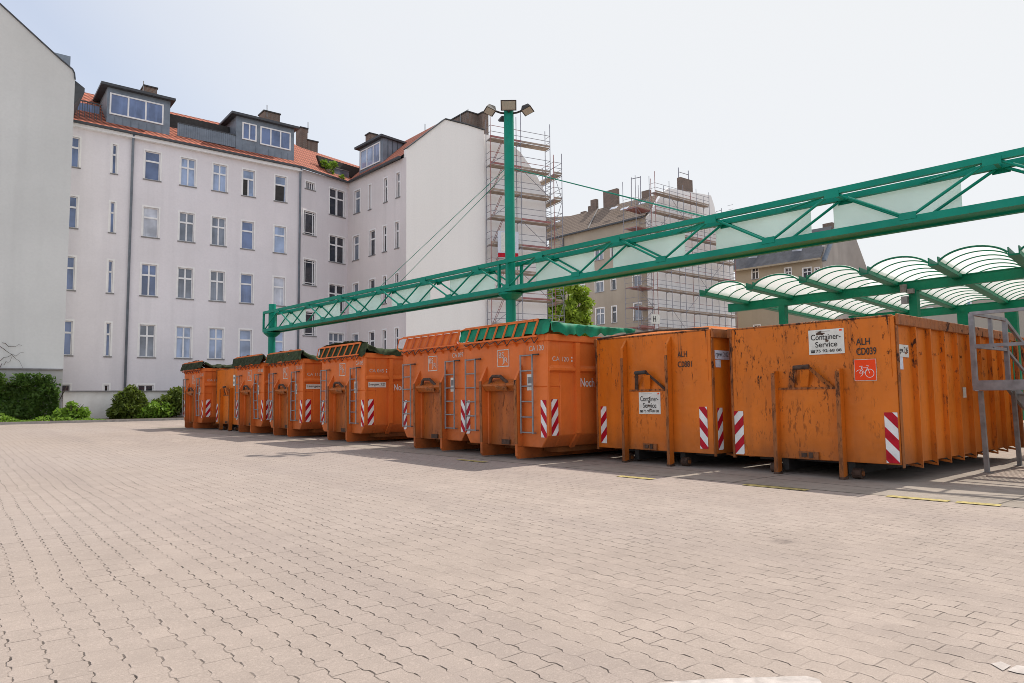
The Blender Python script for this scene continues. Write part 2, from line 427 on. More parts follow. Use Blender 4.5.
# ------------------------------------------------------------------ ground
def structure(name, mb, label=None):
    o = mb.build(name); o['kind'] = 'structure'
    if label: o['label'] = label
    return o
mb = MB()
for y0, y1 in ((-60, 60), (60, 900)):
    mb.poly([(-400, y0, gz(y0)), (900, y0, gz(y0)), (900, y1, gz(y1)), (-400, y1, gz(y1))], GROUND)
mb.poly([(-400, -400, gz(-60)), (900, -400, gz(-60)), (900, -60, gz(-60)), (-400, -60, gz(-60))], GROUND)
structure('ground', mb)
mb = MB()   # concrete bay floor; its front edge follows the yellow line
edge = [(9.18, -6), (8.86, 2.0), (8.55, 5.0), (8.2, 8.0), (7.9, 12), (7.3, 20), (6.6, 32)]
back = [(60, y) for _, y in edge]
for (a, b), (c, d) in zip(zip(edge, edge[1:]), zip(back, back[1:])):
    q = [a, c, d, b]; mb.poly([(x, y, gz(y)+.004) for x, y in q], CONC)
structure('bay_floor', mb)
def ground_patch(name, px, mat, dz):
    mb = MB(); mb.poly([(p[0], p[1], gz(p[1])+dz) for p in px], mat); return structure(name, mb)
def dash(p, q, w, name='yellow_line', mat=YELL_P, dz=.008):
    p = np.array(p[:2]); q = np.array(q[:2]); d = (q-p)/np.linalg.norm(q-p); n = np.array([d[1], -d[0]])*w/2
    ground_patch(name, [p-n, q-n, q+n, p+n], mat, dz)
for a, b in (((8.36, 5.50), (8.44, 4.66)), ((8.66, 3.80), (8.74, 3.17)), ((8.745, 3.1), (8.82, 2.70)), ((7.86, 7.3), (7.93, 6.7)), ((7.65, 11.2), (7.7, 10.4))):
    dash(a, b, .15)
# worn white road paint near the camera
mb = MB()
arc = [on_ground(x, y+1.5) for x, y in ((640, 684), (672, 681.0), (705, 678.6), (738, 677.3), (775, 676.2), (806, 675.2), (819, 678.5), (823, 684), (836, 700), (640, 700))]
ground_patch('white_marking', [p for p in arc], ROADW, .004)
for pts in (((991, 664.5), (1001, 662.3), (1011, 666.5), (1003, 671.5)), ((1007, 671), (1017, 665.8), (1030, 668), (1030, 675.5), (1018, 674))):
    ground_patch('white_marking', [on_ground(*p) for p in pts], ROADW, .004)
# planting bed and kerb in front of the far walls
mb = MB(); mb.box((-30, 41.3, gz(41)-.05), (13.5, 41.48, gz(41)+.12), KERB); structure('kerb', mb)
mb = MB(); mb.poly([(-30, 41.48, gz(41)+.09), (13.5, 41.48, gz(41)+.09), (13.5, 46, gz(46)+.1), (-30, 46, gz(46)+.1)], SOIL); structure('planting_bed', mb)

# ------------------------------------------------------------------ facades and windows
def window(parent, P, style, w, h, pane_mat, surround=True, name='window'):
    """P(u, z, out): point on the facade; window opening w x h with origin at its lower left."""
    mb = MB(); dp = -.13
    fr = .055
    def bar(u0, u1, z0, z1, d0, d1, mat):
        mb.hexa([P(u0, z0, d0), P(u1, z0, d0), P(u1, z0, d1), P(u0, z0, d1), P(u0, z1, d0), P(u1, z1, d0), P(u1, z1, d1), P(u0, z1, d1)], mat)
    if surround:
        s = .1
        bar(-s, 0, 0, h, -.02, .012, TRIM); bar(w, w+s, 0, h, -.02, .012, TRIM); bar(-s, w+s, h, h+s, -.02, .012, TRIM)
        bar(-s, w+s, -.07, 0, -.1, .05, SILL)
    bar(0, fr, 0, h, dp-.03, dp+.03, SASH); bar(w-fr, w, 0, h, dp-.03, dp+.03, SASH)
    bar(fr, w-fr, 0, fr, dp-.03, dp+.03, SASH); bar(fr, w-fr, h-fr, h, dp-.03, dp+.03, SASH)
    tz = h*.66; b = .045
    if style in ('cross', 'T', 'narrow', 'open', 'openleft', 'triple', 'small2', 'double'):
        if style not in ('small2',):
            bar(fr, w-fr, tz-b*1.2, tz+b*1.2, dp-.025, dp+.035, SASH)
        if style in ('cross', 'openleft', 'small2'):
            z1 = tz-b*1.2 if style == 'openleft' else h-fr
            if style == 'cross':
                bar(w/2-b, w/2+b, fr, tz-b*1.2, dp-.02, dp+.03, SASH); bar(w/2-b, w/2+b, tz+b*1.2, h-fr, dp-.02, dp+.03, SASH)
            else: bar(w/2-b, w/2+b, fr, z1, dp-.02, dp+.03, SASH)
        if style == 'double':
            bar(w/2-.075, w/2+.075, fr, tz-b*1.2, dp-.02, dp+.05, SASH); bar(w/2-.075, w/2+.075, tz+b*1.2, h-fr, dp-.02, dp+.05, SASH)
        if style == 'triple':
            for q in (1/3, 2/3):
                bar(w*q-b, w*q+b, fr, tz-b*1.2, dp-.02, dp+.03, SASH); bar(w*q-b, w*q+b, tz+b*1.2, h-fr, dp-.02, dp+.03, SASH)
    if style == 'bars':
        for q in (.18, .82): bar(w*q-.025, w*q+.025, fr, h-fr, dp-.01, dp+.03, SASH)
        for q in (.1, .9): bar(fr, w-fr, h*q-.025, h*q+.025, dp-.005, dp+.034, SASH)
    if style == 'row3':
        for q in (1/3, 2/3): bar(w*q-.06, w*q+.06, fr, h-fr, dp-.02, dp+.03, SASH)
    if style == 'grille3':
        for q in (.25, .5, .75): bar(w*q-.03, w*q+.03, fr, h-fr, dp-.02, dp+.03, SASH)
    o = mb.build(name, parent)
    pm = MB(); d = dp-.012
    pm.poly([P(.02, .02, d), P(w-.02, .02, d), P(w-.02, h-.02, d), P(.02, h-.02, d)], pane_mat)
    if style == 'open': pm.poly([P(fr, fr, d+.004), P(w*.86, fr, d+.004), P(w*.86, tz-b, d+.004), P(fr, tz-b, d+.004)], DARK)  # dark sheet stands for the unlit room behind an open sash
    if style == 'openleft': pm.poly([P(fr, fr, d+.004), P(w/2-b, fr, d+.004), P(w/2-b, tz-b, d+.004), P(fr, tz-b, d+.004)], DARK)
    pm.build('pane', o, fix=False)
    return o
def facade(parent, A, d, length, z0, z1, wins, mat, depth=.16, name='wall'):
    """wall from ground point A along unit direction d; outward side is to the right of d. wins: (u0,u1,za,zb,style,pane)"""
    d = np.array([d[0], d[1], 0.]); n = np.array([d[1], -d[0], 0.]); A = np.array([A[0], A[1], 0.])
    P = lambda u, z, o=0: tuple(A+d*u+n*o+np.array([0, 0, z]))
    us = sorted({0, length, *[w[0] for w in wins], *[w[1] for w in wins]}); zs = sorted({z0, z1, *[w[2] for w in wins], *[w[3] for w in wins]})
    us = [u for u in us if 0 <= u <= length]; zs = [z for z in zs if z0 <= z <= z1]
    mb = MB(); idx = {}
    def vid(u, z):
        if (u, z) not in idx: idx[(u, z)] = len(mb.v); mb.v.append(P(u, z))
        return idx[(u, z)]
    mi = mb.m(mat)
    for a, b in zip(us, us[1:]):
        for c, e in zip(zs, zs[1:]):
            um, zm = (a+b)/2, (c+e)/2
            if any(w[0] < um < w[1] and w[2] < zm < w[3] for w in wins): continue
            mb.f.append([vid(a, c), vid(b, c), vid(b, e), vid(a, e)]); mb.mi.append(mi)
    for w in wins:
        u0, u1, a, b = w[:4]
        for q in (((u0, a), (u0, b)), ((u0, b), (u1, b)), ((u1, b), (u1, a)), ((u1, a), (u0, a))):
            (ua, za), (ub, zb) = q
            mb.poly([P(ua, za), P(ub, zb), P(ub, zb, -depth), P(ua, za, -depth)], mat)
    o = mb.build(name, parent, fix=False)
    for w in wins:
        u0, u1, a, b, st, pm = w[:6]
        window(parent, lambda u, z, oo, u0=u0, a=a: P(u0+u, a+z, oo), st, u1-u0, b-a, pm, *(w[6:7]))
    return o, P
def px_win(A, d, x0, y0, x1, y1):
    n = (d[1], -d[0], 0); A3 = (A[0], A[1], 0)
    xm, ym = (x0+x1)/2, (y0+y1)/2
    L, R_, T, B = (on_plane(*q, A3, n) for q in ((x0, ym), (x1, ym), (xm, y0), (xm, y1)))
    dd = np.array([d[0], d[1], 0]); A3 = np.array(A3, float)
    return (L-A3) @ dd, (R_-A3) @ dd, B[2], T[2]

GLS = [GL_BLUE, GL_PALE, GL_GREY, GL_BLUE, GL_CURT, GL_GREY]
YF = 48.6
bld = thing('apartment_building', 'long pale five storey apartment block with red tiled roof, dormers and a side wing', 'building', (15, YF, gz(YF)))
inv = Matrix.Translation((-15, -YF, -gz(YF)))
def under(parent):  # children are modelled in world coordinates; keep them there
    for o in parent.children: o.matrix_parent_inverse = Matrix.Translation(-Vector(parent.location))
rowsz = {1: (15.31, 17.21), 2: (11.60, 13.57), 3: (7.85, 9.91), 4: (3.98, 6.07)}
colspx = {'A': (66.5, 77.5), 'B': (108.6, 115.4), 'C': (141.8, 159.2), 'D': (178.3, 195), 'E': (210.8, 226.6), 'F': (241, 254.6), 'G': (273.6, 286.4)}
A0 = (4.5, YF); D0 = (1.0, 0.0)
P1 = on_y(301, 171, YF)
wins = []
pane_of = {('C', 1): GL_BLUE, ('D', 1): GL_PALE, ('E', 1): GL_PALE, ('F', 1): GL_PALE, ('G', 1): GL_PALE, ('C', 2): GL_CURT, ('D', 2): GL_GREY, ('E', 2): GL_GREY, ('F', 2): GL_BLUE, ('G', 2): GL_PALE,
           ('C', 3): GL_BLUE, ('D', 3): GL_GREY, ('E', 3): GL_GREY, ('F', 3): GL_BLUE, ('G', 3): GL_CURT, ('C', 4): GL_GREY, ('D', 4): GL_PALE, ('E', 4): GL_PALE, ('F', 4): GL_PALE, ('G', 4): GL_PALE}
for c, (x0, x1) in colspx.items():
    for r, (a, b) in rowsz.items():
        u0, u1, _, _ = px_win(A0, D0, x0, 215, x1, 245)
        st = {'A': 'narrow', 'B': 'narrow', 'D': 'cross', 'E': 'cross'}.get(c, 'T')
        if c == 'C' and r > 2: st = 'cross'
        if c == 'F' and r == 1: st = 'openleft'
        if c == 'G' and r == 1: st = 'open'
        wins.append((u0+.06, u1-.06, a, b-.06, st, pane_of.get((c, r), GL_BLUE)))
    if c in 'ABC': wins.append((u0+.06, u1-.06, 1.35, 2.25, 'small2' if c == 'C' else 'plain', GL_DARK))
_, PM = facade(bld, A0, D0, P1[0]-A0[0], 0, 18.0, wins, PL_MAIN)
# stair segment, set at an angle
a = rad(15.3); D1 = (math.cos(a), math.sin(a)); n1 = (-D1[1], D1[0], 0)
P2 = on_plane(348, 184.4, P1, n1)
wins = []
for y0, y1, st in ((210.8, 235.6, 'bars'), (259, 286, 'bars'), (311, 336.5, 'bars'), (181.5, 190, 'grille3')):
    x0, x1 = (304.8, 315.2) if st == 'grille3' else (302.8, 316.2)
    u0, u1, za, zb = px_win(P1, D1, x0, y0, x1, y1); wins.append((max(u0, .1)+.08, u1-.06, za+.05, zb-.05, st, GL_DARK))
for y0, y1, st, x0, x1 in ((189, 216.5, 'double', 329, 345.2), (235.8, 263.2, 'double', 328.8, 345), (284.3, 311.8, 'double', 328.4, 344.6), (332.5, 358.5, 'triple', 328.2, 344.5)):
    u0, u1, za, zb = px_win(P1, D1, x0, y0, x1, y1); wins.append((u0+.08, u1-.06, za+.05, zb-.05, st, GL_GREY if st == 'triple' else GL_DARK))
L1 = math.hypot(P2[0]-P1[0], P2[1]-P1[1])
facade(bld, P1, D1, L1, 0, 18.0, wins, PL_SEG)
# wing facade turned towards the yard
a = rad(94); DW = (-math.cos(a), -math.sin(a)); DW = (math.sin(rad(4)), -math.cos(rad(4)))
nW = (DW[1], -DW[0], 0)
P3 = on_plane(406.4, 158, P2, nW)
LW = math.hypot(P3[0]-P2[0], P3[1]-P2[1])
wins = []
cw = [((353.7, 359.9), (352.9, 359.0)), ((368.3, 371), (369.2, 375.2)), ((383.6, 387.3), (382.6, 386.7)), ((395.9, 399.9), (394.9, 399.0))]
for k, (top, mid) in enumerate(cw):
    xm = sum(mid)/2
    for r in range(4):
        x0, x1 = top if r == 0 else mid
        za, zb = [(15.35, 17.1), (11.75, 13.6), (8.0, 9.95), (4.2, 6.1)][r]
        u0, u1, _, _ = px_win(P2, DW, x0, 235, x1, 255)
        if r == 0 and k == 1: za -= .1
        wins.append((u0+.05, u1-.05, za, zb, 'plain' if (r == 0 and k == 1) else 'narrow', GL_DARK if k else GL_GREY))
facade(bld, P2, DW, LW, 0, 18.0, wins, PL_WING)
# gable end of the wing
YG = P3[1]
gp = [(P3[0], 0), (31.0, 0), (31.0, 21.45), (29.5, 21.5), (27.47, 21.44), (24.75, 18.98), (P3[0], 18.55)]
mb = MB(); mb.prism([(x, YG, z) for x, z in gp], (0, .35, 0), PL_GABLE); mb.build('gable_wall', bld)
mb = MB()
for (xa, za), (xb, zb) in zip(gp[2:], gp[3:]):
    mb.beam((xa, YG+.15, za+.05), (xb, YG+.15, zb+.05), .5, .06, ZINC_D)
mb.build('coping', bld)
# hidden rear body so the block is solid
mb = MB()
mb.box((4.5, YF+.3, 0), (P1[0]+.2, 58, 17.6), PL_MAIN); mb.box((P3[0]+.6, YG+.4, 0), (30.9, 58, 17.6), PL_WING)
mb.box((P1[0], P2[1]+1.0, 0), (P3[0]+.6, 58, 17.6), PL_SEG); mb.build('rear_body', bld)
# roof
ridge = on_y(172, 112, 53.4)[2]
mb = MB()
ev = lambda P, n, o: (P[0]-n[0]*o, P[1]-n[1]*o)
zE = 18.02
rx0, rx1 = 4.5, P1[0]
slope = (ridge-zE)/(53.4-(YF-.3))
mb.poly([(rx0, YF-.3, zE), (rx1, YF-.3, zE), (rx1, 53.4, ridge), (rx0, 53.4, ridge)], TILE_RED)
mb.poly([(rx0, 53.4, ridge), (rx1, 53.4, ridge), (rx1, 59, zE), (rx0, 59, zE)], TILE_RED)
q1 = on_plane(301, 147.5, np.array(P1)+np.array(n1)*3.8, n1); q2 = on_plane(360, 166.5, np.array(P1)+np.array(n1)*3.8, n1)
e1 = (P1[0], P1[1]-.3, zE); e2 = (P2[0]-.15, P2[1]-.3, zE-.05)
mb.poly([e1, e2, tuple(q2), tuple(q1)], TILE_RED)
mb.poly([e1, tuple(q1), (rx1, 53.4, ridge)], TILE_RED)
w2 = (P3[0]-.3, YG+.33, zE); rg0 = (27.47, YG+.33, 21.44); rg1 = (27.2, P2[1]+1.5, 21.44)
mb.poly([e2, w2, rg0, rg1], TILE_RED); mb.poly([e2, rg1, tuple(q2)], TILE_RED)
mb.poly([rg0, (31, YG+.33, 21.44), (31, 56, 21.4), rg1], ZINC_D)
mb.build('roof', bld, fix=False)
# eaves gutter and soffit
mb = MB()
for p, q in (((rx0, YF-.34, zE-.02), (rx1, YF-.34, zE-.02)), ((rx1, YF-.34, zE-.02), (e2[0], e2[1]-.04, zE-.06)), ((e2[0], e2[1]-.04, zE-.06), (w2[0]-.04, w2[1], zE-.02))):
    mb.beam(p, q, .16, .13, ZINC_D)
mb.build('gutter', bld)
mb = MB(); mb.box((rx0, YF-.28, 17.72), (rx1, YF-.004, 17.93), TRIM); mb.build('cornice', bld)
for xx, y0, y1 in ((133.6, 128, 392), (300.5, 172, 345)):
    p = on_y(xx, y0, YF-.12); mb = MB(); mb.tube([(p[0], YF-.12, 1.2), (p[0], YF-.12, 17.6), (p[0], YF-.3, 17.95)], .075, ZINC, 8); mb.build('downpipe', bld, smooth=True)
# dormers on the main roof
def dormer(x0, x1, Yd, zb, zt, wins, depth=3.2):
    mb = MB(); mb.box((x0, Yd, zb), (x1, Yd+depth, zt), ZINC)
    n = int((x1-x0)/.42)
    for k in range(1, n): mb.box((x0+(x1-x0)*k/n-.015, Yd-.025, zb), (x0+(x1-x0)*k/n+.015, Yd-.001, zb+(zt-zb)*.28), ZINC)
    o = mb.build('dormer', bld)
    mb = MB(); mb.box((x0-.4, Yd-.35, zt), (x1+.25, Yd+depth, zt+.16), ZINC_D); mb.build('dormer_roof', o)
    for (u0, u1, a, b, n) in wins:
        mb = MB()
        mb.box((u0, Yd-.06, a), (u1, Yd-.003, a+.09), SASH); mb.box((u0, Yd-.06, b-.09), (u1, Yd-.003, b), SASH)
        for k in range(n+1):
            xx = u0+(u1-u0-.09)*k/n; mb.box((xx, Yd-.057, a+.09), (xx+.09, Yd-.003, b-.09), SASH)
        w = mb.build('window', o)
        mb = MB(); mb.poly([(u0+.02, Yd-.02, a+.02), (u1-.02, Yd-.02, a+.02), (u1-.02, Yd-.02, b-.02), (u0+.02, Yd-.02, b-.02)], GL_BLUE); mb.build('pane', w, fix=False)
    return o
YD = 49.15
zt = on_y(140, 94.5, YD)[2]; xa, xb = on_y(107, 105, YD)[0], on_y(170, 118, YD)[0]
wa, wb = on_y(109.5, 105, YD)[0], on_y(163.5, 112, YD)[0]
dormer(xa, xb, YD, 18.4, zt, [(wa, wb, on_y(136, 119.5, YD)[2], on_y(136, 98.5, YD)[2], 3)])
zt2 = on_y(265, 122.5, YD)[2]; xa2, xb2 = on_y(236, 130, YD)[0], on_y(294, 148, YD)[0]
s0, s1 = on_y(242, 132, YD)[0], on_y(256.5, 133, YD)[0]; t0, t1 = on_y(260, 138, YD)[0], on_y(290.5, 142, YD)[0]
dormer(xa2, xb2, YD, 18.4, zt2, [(s0, s1, on_y(249, 140.5, YD)[2], on_y(249, 123.5, YD)[2], 2), (t0, t1, on_y(275, 147.5, YD)[2], on_y(275, 129.5, YD)[2], 3)])
# roof terraces with railings
xc0, xc1 = on_y(177.5, 130, YD)[0], xa2-.02
mb = MB(); zr0, zr1 = 18.75, on_y(205, 129, YD)[2]
mb.box((xc0, YD, zr0), (xc1, YD+.05, zr1), ZINC)
nb = int((xc1-xc0)/.14)
for k in range(nb): mb.box((xc0+k*.14, YD-.02, zr0), (xc0+k*.14+.08, YD-.002, zr1), ZINC)
mb.box((xc0, YD-.04, zr1), (xc1, YD+.07, zr1+.06), ZINC_D); mb.build('terrace_railing', bld)
mb = MB(); mb.box((xb+.3, YD+1.4, 19.0), (xc1, YD+1.6, on_y(200, 121, YD+1.5)[2]), DARK); mb.build('terrace_shade_panel', bld)  # dark panel standing in for the shade of the terrace recess
xr0, xr1 = on_y(72, 110, YD)[0], xa-.25
mb = MB(); zq0, zq1 = 18.55, on_y(88, 101.5, YD)[2]
mb.box((xr0, YD-.03, zq1-.06), (xr1, YD+.03, zq1), ZINC_D); mb.box((xr0, YD-.03, zq0), (xr1, YD+.03, zq0+.06), ZINC_D)
k = xr0
while k < xr1: mb.box((k, YD-.015, zq0+.06), (k+.03, YD+.015, zq1-.06), ZINC_D); k += .13
mb.build('terrace_railing', bld)
mb = MB(); mb.box((xr0, YD+1.0, 18.4), (xr1, YD+1.1, zq1+.2), GL_BLUE); mb.build('terrace_glass', bld)
# wing dormer
B = np.array(P2)-np.array(nW)*.55
fL = on_plane(359.5, 160, B, nW); fR = on_plane(383, 155, B, nW)
zt3 = on_plane(372, 143, B, nW)[2]; zb3 = 18.3
dv = np.array([DW[0], DW[1], 0]); nv = np.array(nW)
mb = MB(); mb.hexa([(*fL[:2], zb3), (*fR[:2], zb3), (*(fR-nv*3.4)[:2], zb3), (*(fL-nv*3.4)[:2], zb3), (*fL[:2], zt3), (*fR[:2], zt3), (*(fR-nv*3.4)[:2], zt3), (*(fL-nv*3.4)[:2], zt3)], ZINC)
for k in range(1, 8):
    q = fR-nv*(.42*k)+dv*.012; mb.box((q[0]-.015, q[1]-.02, zb3), (q[0]+.015, q[1]+.01, zt3-.02), ZINC_D)
do = mb.build('dormer', bld)
mb = MB(); e = .3; a_ = fL-dv*e+nv*e; b_ = fR+dv*.2+nv*e; c_ = fR+dv*.2-nv*3.6; d_ = fL-dv*e-nv*3.6
mb.hexa([(*a_[:2], zt3), (*b_[:2], zt3), (*c_[:2], zt3-.15), (*d_[:2], zt3-.15), (*a_[:2], zt3+.16), (*b_[:2], zt3+.16), (*c_[:2], zt3), (*d_[:2], zt3)], ZINC_D); mb.build('dormer_roof', do)
g0, g1 = on_plane(361, 155, B, nW), on_plane(380.5, 155, B, nW); ga, gb = zt3-1.75, zt3-.22
mb = MB(); W_ = np.linalg.norm((g1-g0)[:2])
Pd = lambda u, z, o: tuple(np.array([*(g0+dv*u+nv*o)[:2], z]))
for u0, u1, z0, z1 in [(0, W_, ga, ga+.09), (0, W_, gb-.09, gb)]+[((W_-.09)*k/3, (W_-.09)*k/3+.09, ga+.09, gb-.09) for k in range(4)]:
    mb.hexa([Pd(u0, z0, .003), Pd(u1, z0, .003), Pd(u1, z0, .06), Pd(u0, z0, .06), Pd(u0, z1, .003), Pd(u1, z1, .003), Pd(u1, z1, .06), Pd(u0, z1, .06)], SASH)
w = mb.build('window', do)
mb = MB(); mb.poly([Pd(.02, ga+.02, .02), Pd(W_-.02, ga+.02, .02), Pd(W_-.02, gb-.02, .02), Pd(.02, gb-.02, .02)], GL_PALE); mb.build('pane', w, fix=False)
# loggia in the stair roof: dark slab for its shaded opening, balcony glass
Bs = np.array(P1)+np.array(n1)*.9
lo = [on_plane(x, y, Bs, n1) for x, y in ((320, 168), (357, 180), (358, 168.5), (316, 155.5))]
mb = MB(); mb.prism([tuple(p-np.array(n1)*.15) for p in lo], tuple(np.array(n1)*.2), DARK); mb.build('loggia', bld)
lg = [on_plane(x, y, Bs-np.array(n1)*.35, n1) for x, y in ((331, 176), (349, 181), (349, 171.5), (331, 167))]
mb = MB(); mb.prism([tuple(p) for p in lg], tuple(np.array(n1)*.04), GL_GREY); mb.beam(lg[3], lg[2], .06, .06, GALV); mb.build('balcony_glass', bld)
# chimneys
def chimney(parent, pts, Y, depth=1.2, mat=None):
    (x0, x1, yb, yt) = pts
    l, r = on_y(x0, (yb+yt)/2, Y), on_y(x1, (yb+yt)/2, Y); z1 = on_y((x0+x1)/2, yt, Y)[2]; z0 = on_y((x0+x1)/2, yb, Y)[2]-.8
    mb = MB(); mb.box((l[0], Y, z0), (r[0], Y+depth, z1), mat or BRICK); mb.box((l[0]-.06, Y-.06, z1), (r[0]+.06, Y+depth+.06, z1+.1), DARK)
    o = mb.build('chimney', parent); return o
for c in ((144, 157, 96, 87.5), (264, 280, 126, 113)): chimney(bld, c, 53.0)
chimney(bld, (300.5, 307.5, 151, 128.5), 54, 1); chimney(bld, (307.6, 317.8, 152, 141.5), 54, 1)
chimney(bld, (369.5, 377.5, 143, 134.5), 50.5, .7)
chimney(bld, (467, 481.5, 128, 114), 43.2, 2.2); chimney(bld, (482.5, 488.5, 135, 113.8), 42.6, .8)
for x, y0, y1, Y in ((143.5, 81, 92, 53), (267, 105, 113, 53), (308, 122, 129, 54), (425, 124, 132, 46), (468, 109, 115, 43.2), (460.5, 114, 122, 44)):
    p0, p1 = on_y(x, y0, Y), on_y(x, y1+4, Y); mb = MB(); mb.tube([tuple(p1), tuple(p0)], .035, GALV, 5); mb.build('antenna', bld)
under(bld)
# potted plant on the loggia
def leaves(name, mat, pts, size, parent=None, up=.35, seed=1):
    rnd = random.Random(seed); mb = MB(); mi = mb.m(mat)
    for p in pts:
        s = size*rnd.uniform(.6, 1.35)
        n = Vector((rnd.gauss(0, 1), rnd.gauss(0, 1), rnd.gauss(0, 1)+up)).normalized()
        a = n.cross(Vector((rnd.gauss(0, 1), rnd.gauss(0, 1), rnd.gauss(0, 1)))).normalized(); b = n.cross(a)
        P = Vector(p); k = len(mb.v)
        mb.v += [tuple(P-a*s), tuple(P-b*s*.5+n*s*.12), tuple(P+a*s), tuple(P+b*s*.5+n*s*.12)]
        mb.f.append([k, k+1, k+2, k+3]); mb.mi.append(mi)
    return mb.build(name, parent, fix=False)
def blob(c, r, n, rnd, flat=1.0, shell=.5):
    out = []
    for _ in range(n):
        v = Vector((rnd.gauss(0, 1), rnd.gauss(0, 1), rnd.gauss(0, 1))).normalized()
        k = r*(shell+(1-shell)*rnd.random()**.6)
        out.append((c[0]+v.x*k, c[1]+v.y*k, c[2]+v.z*k*flat))
    return out
c = on_plane(329, 166, Bs-np.array(n1)*.45, n1); rnd = random.Random(3); pts = []
for dx, dz, r in ((0, 0, .55), (-.5, .15, .4), (.45, .2, .42), (.3, -.6, .35), (1.3, -.9, .35), (0, -.5, .45)): pts += blob((c[0]+dx*.8, c[1], c[2]+dz*.8), r*.72, 70, rnd)
pl = thing('potted_plant', 'bushy green plant on the roof loggia between the red tiles', 'plant', tuple(c-np.array([0, 0, .9])))
o = leaves('foliage', LEAF_LIGHT, pts, .13, pl)
mb = MB(); mb.tube([tuple(c-np.array([0, 0, .9])), tuple(c-np.array([0, 0, .3]))], [.2, .26], BRICK, 10); mb.build('pot', pl); under(pl)

# ------------------------------------------------------------------ neighbouring firewall, garden wall
nb_ = thing('firewall_building', 'tall blank grey green gable wall at the left edge with a sloping top', 'building', (0, 44.5, gz(44.5)))
YW = 44.5
prof = [on_y(x, y, YW) for x, y in ((75, 80), (74.4, 74), (72.5, 70), (60, 59.5), (0, 4.5))]
pr = [(p[0], p[2]) for p in prof]; kx, kz = pr[-1]; sl = (kz-pr[-2][1])/(kx-pr[-2][0])
pr.append((-9, kz+sl*(-9-kx)))
xR = pr[0][0]; zl = 2.93
mb = MB(); mb.prism([(xR, YW, zl)]+[(x, YW, z) for x, z in pr]+[(-9, YW, zl)], (0, 16, 0), PL_FIRE); mb.build('wall', nb_)
mb = MB(); mb.box((-9, YW-.06, 0), (xR-.02, YW+.3, zl), PL_BASE); mb.build('plinth', nb_)
mb = MB(); mb.box((-9, YW-.16, zl), (xR-.03, YW-.001, zl+.07), SILL); mb.build('ledge', nb_)
mb = MB()
for p, q in zip(pr, pr[1:]): mb.beam((p[0], YW+.3, p[1]+.03), (q[0], YW+.3, q[1]+.03), .75, .06, ZINC_D)
mb.build('coping', nb_)
g = on_y(78.5, 88, YW+1.2); mb = MB(); mb.prism([(xR+.02, YW+.6, pr[0][1]-1.25), (xR+.55, YW+.6, pr[0][1]-.35), (xR+.55, YW+.6, pr[0][1]-.1), (xR+.02, YW+.6, pr[0][1]+.25)], (0, 14, 0), ZINC_D); mb.build('eaves_box', nb_)
c0 = on_y(61.5, 58, YW+3); mb = MB(); mb.box((c0[0]-.35, YW+3, c0[2]-2), (c0[0]+.45, YW+4, on_y(61, 54, YW+3)[2]), ZINC); mb.build('chimney', nb_)
under(nb_)
# bare climber twigs on the firewall
tw = thing('bare_climber', 'thin leafless climber twigs against the blank grey green gable wall', 'plant', (1.5, YW-.12, gz(44)))
rnd = random.Random(5)
for base, tip in (((0, 347), (23, 366)), ((0, 361), (24, 351)), ((2, 343), (22, 347)), ((0, 366), (12, 358))):
    p, q = on_y(*base, YW-.1), on_y(*tip, YW-.1); pts = []
    for k in range(7):
        t = k/6; pts.append(tuple(p+(q-p)*t+np.array([0, 0, rnd.uniform(-.12, .12)])))
    mb = MB(); mb.tube(pts, [.016-.0018*k for k in range(7)], BARK, 5); mb.build('twig', tw)
under(tw)
wl = thing('garden_wall', 'low rendered boundary wall with dark coping in front of the apartment block', 'wall', (9, 45, gz(45)))
ztop = on_y(100, 390.6, 45)[2]
def M_gwall():
    t = NT('garden_wall_render')
    col = t.ramp(t.noise(.55, detail=6), [(.46, (.86, .83, .79)), (.64, (.66, .62, .57)), (.78, (.4, .36, .31))])
    z = t.sep()[2]; col = t.mix(t.ramp(t.math('DIVIDE', z, 2.2), [(.68, 0.0), (.86, .3)]), col, (.25, .22, .19))
    return t.set(col, .9, 0, .2)
GW = M_gwall()
mb = MB(); mb.box((xR+.1, 45, 0), (24, 45.3, ztop-.06), GW); mb.build('wall', wl)
mb = MB(); mb.box((xR+.1, 44.93, ztop-.06), (24, 45.37, ztop), SILL); mb.build('coping', wl)
under(wl)

# ------------------------------------------------------------------ plants
def ivy():
    t = thing('ivy_hedge', 'dark green ivy mass climbing below the blank gable wall', 'ivy', (2, 43.9, gz(43)))
    rnd = random.Random(11); pts = []
    zt = on_y(30, 375, 43.9)[2]-.5; x0, x1 = -9, 4.6
    for _ in range(15000):
        x = rnd.uniform(x0, x1); top = zt+.25*mnoise.noise(Vector((x*1.3, 0, 0)))+.2*mnoise.noise(Vector((x*4, 3, 0)))
        if x > 4.2: top -= (x-4.2)*.5
        z = gz(43)+.08+(top-gz(43)-.08)*rnd.random()**.8
        b = .5+.45*mnoise.noise(Vector((x*.9, 0, z*.9)))+.2*mnoise.noise(Vector((x*3, 5, z*3)))
        pts.append((x, 44.3-b*rnd.uniform(.55, 1.1), z))
    for _ in range(1500):
        x = rnd.choice([rnd.gauss(.4, .15), rnd.gauss(1.9, .2), rnd.gauss(3.0, .2), rnd.gauss(3.8, .3)])
        pts.append((x, 44-rnd.random()*.4, zt+rnd.random()**2*.55))
    leaves('foliage', LEAF_IVY, pts, .115, t, .2, 5)
    mb = MB()
    for x in np.arange(-8.5, 4.8, .7): mb.tube([(x, 44.35, gz(43)), (x+rnd.uniform(-.2, .2), 44.3, 1.2), (x+rnd.uniform(-.4, .4), 44.25, 2.1)], .025, BARK, 5)
    mb.build('stems', t); under(t)
ivy()
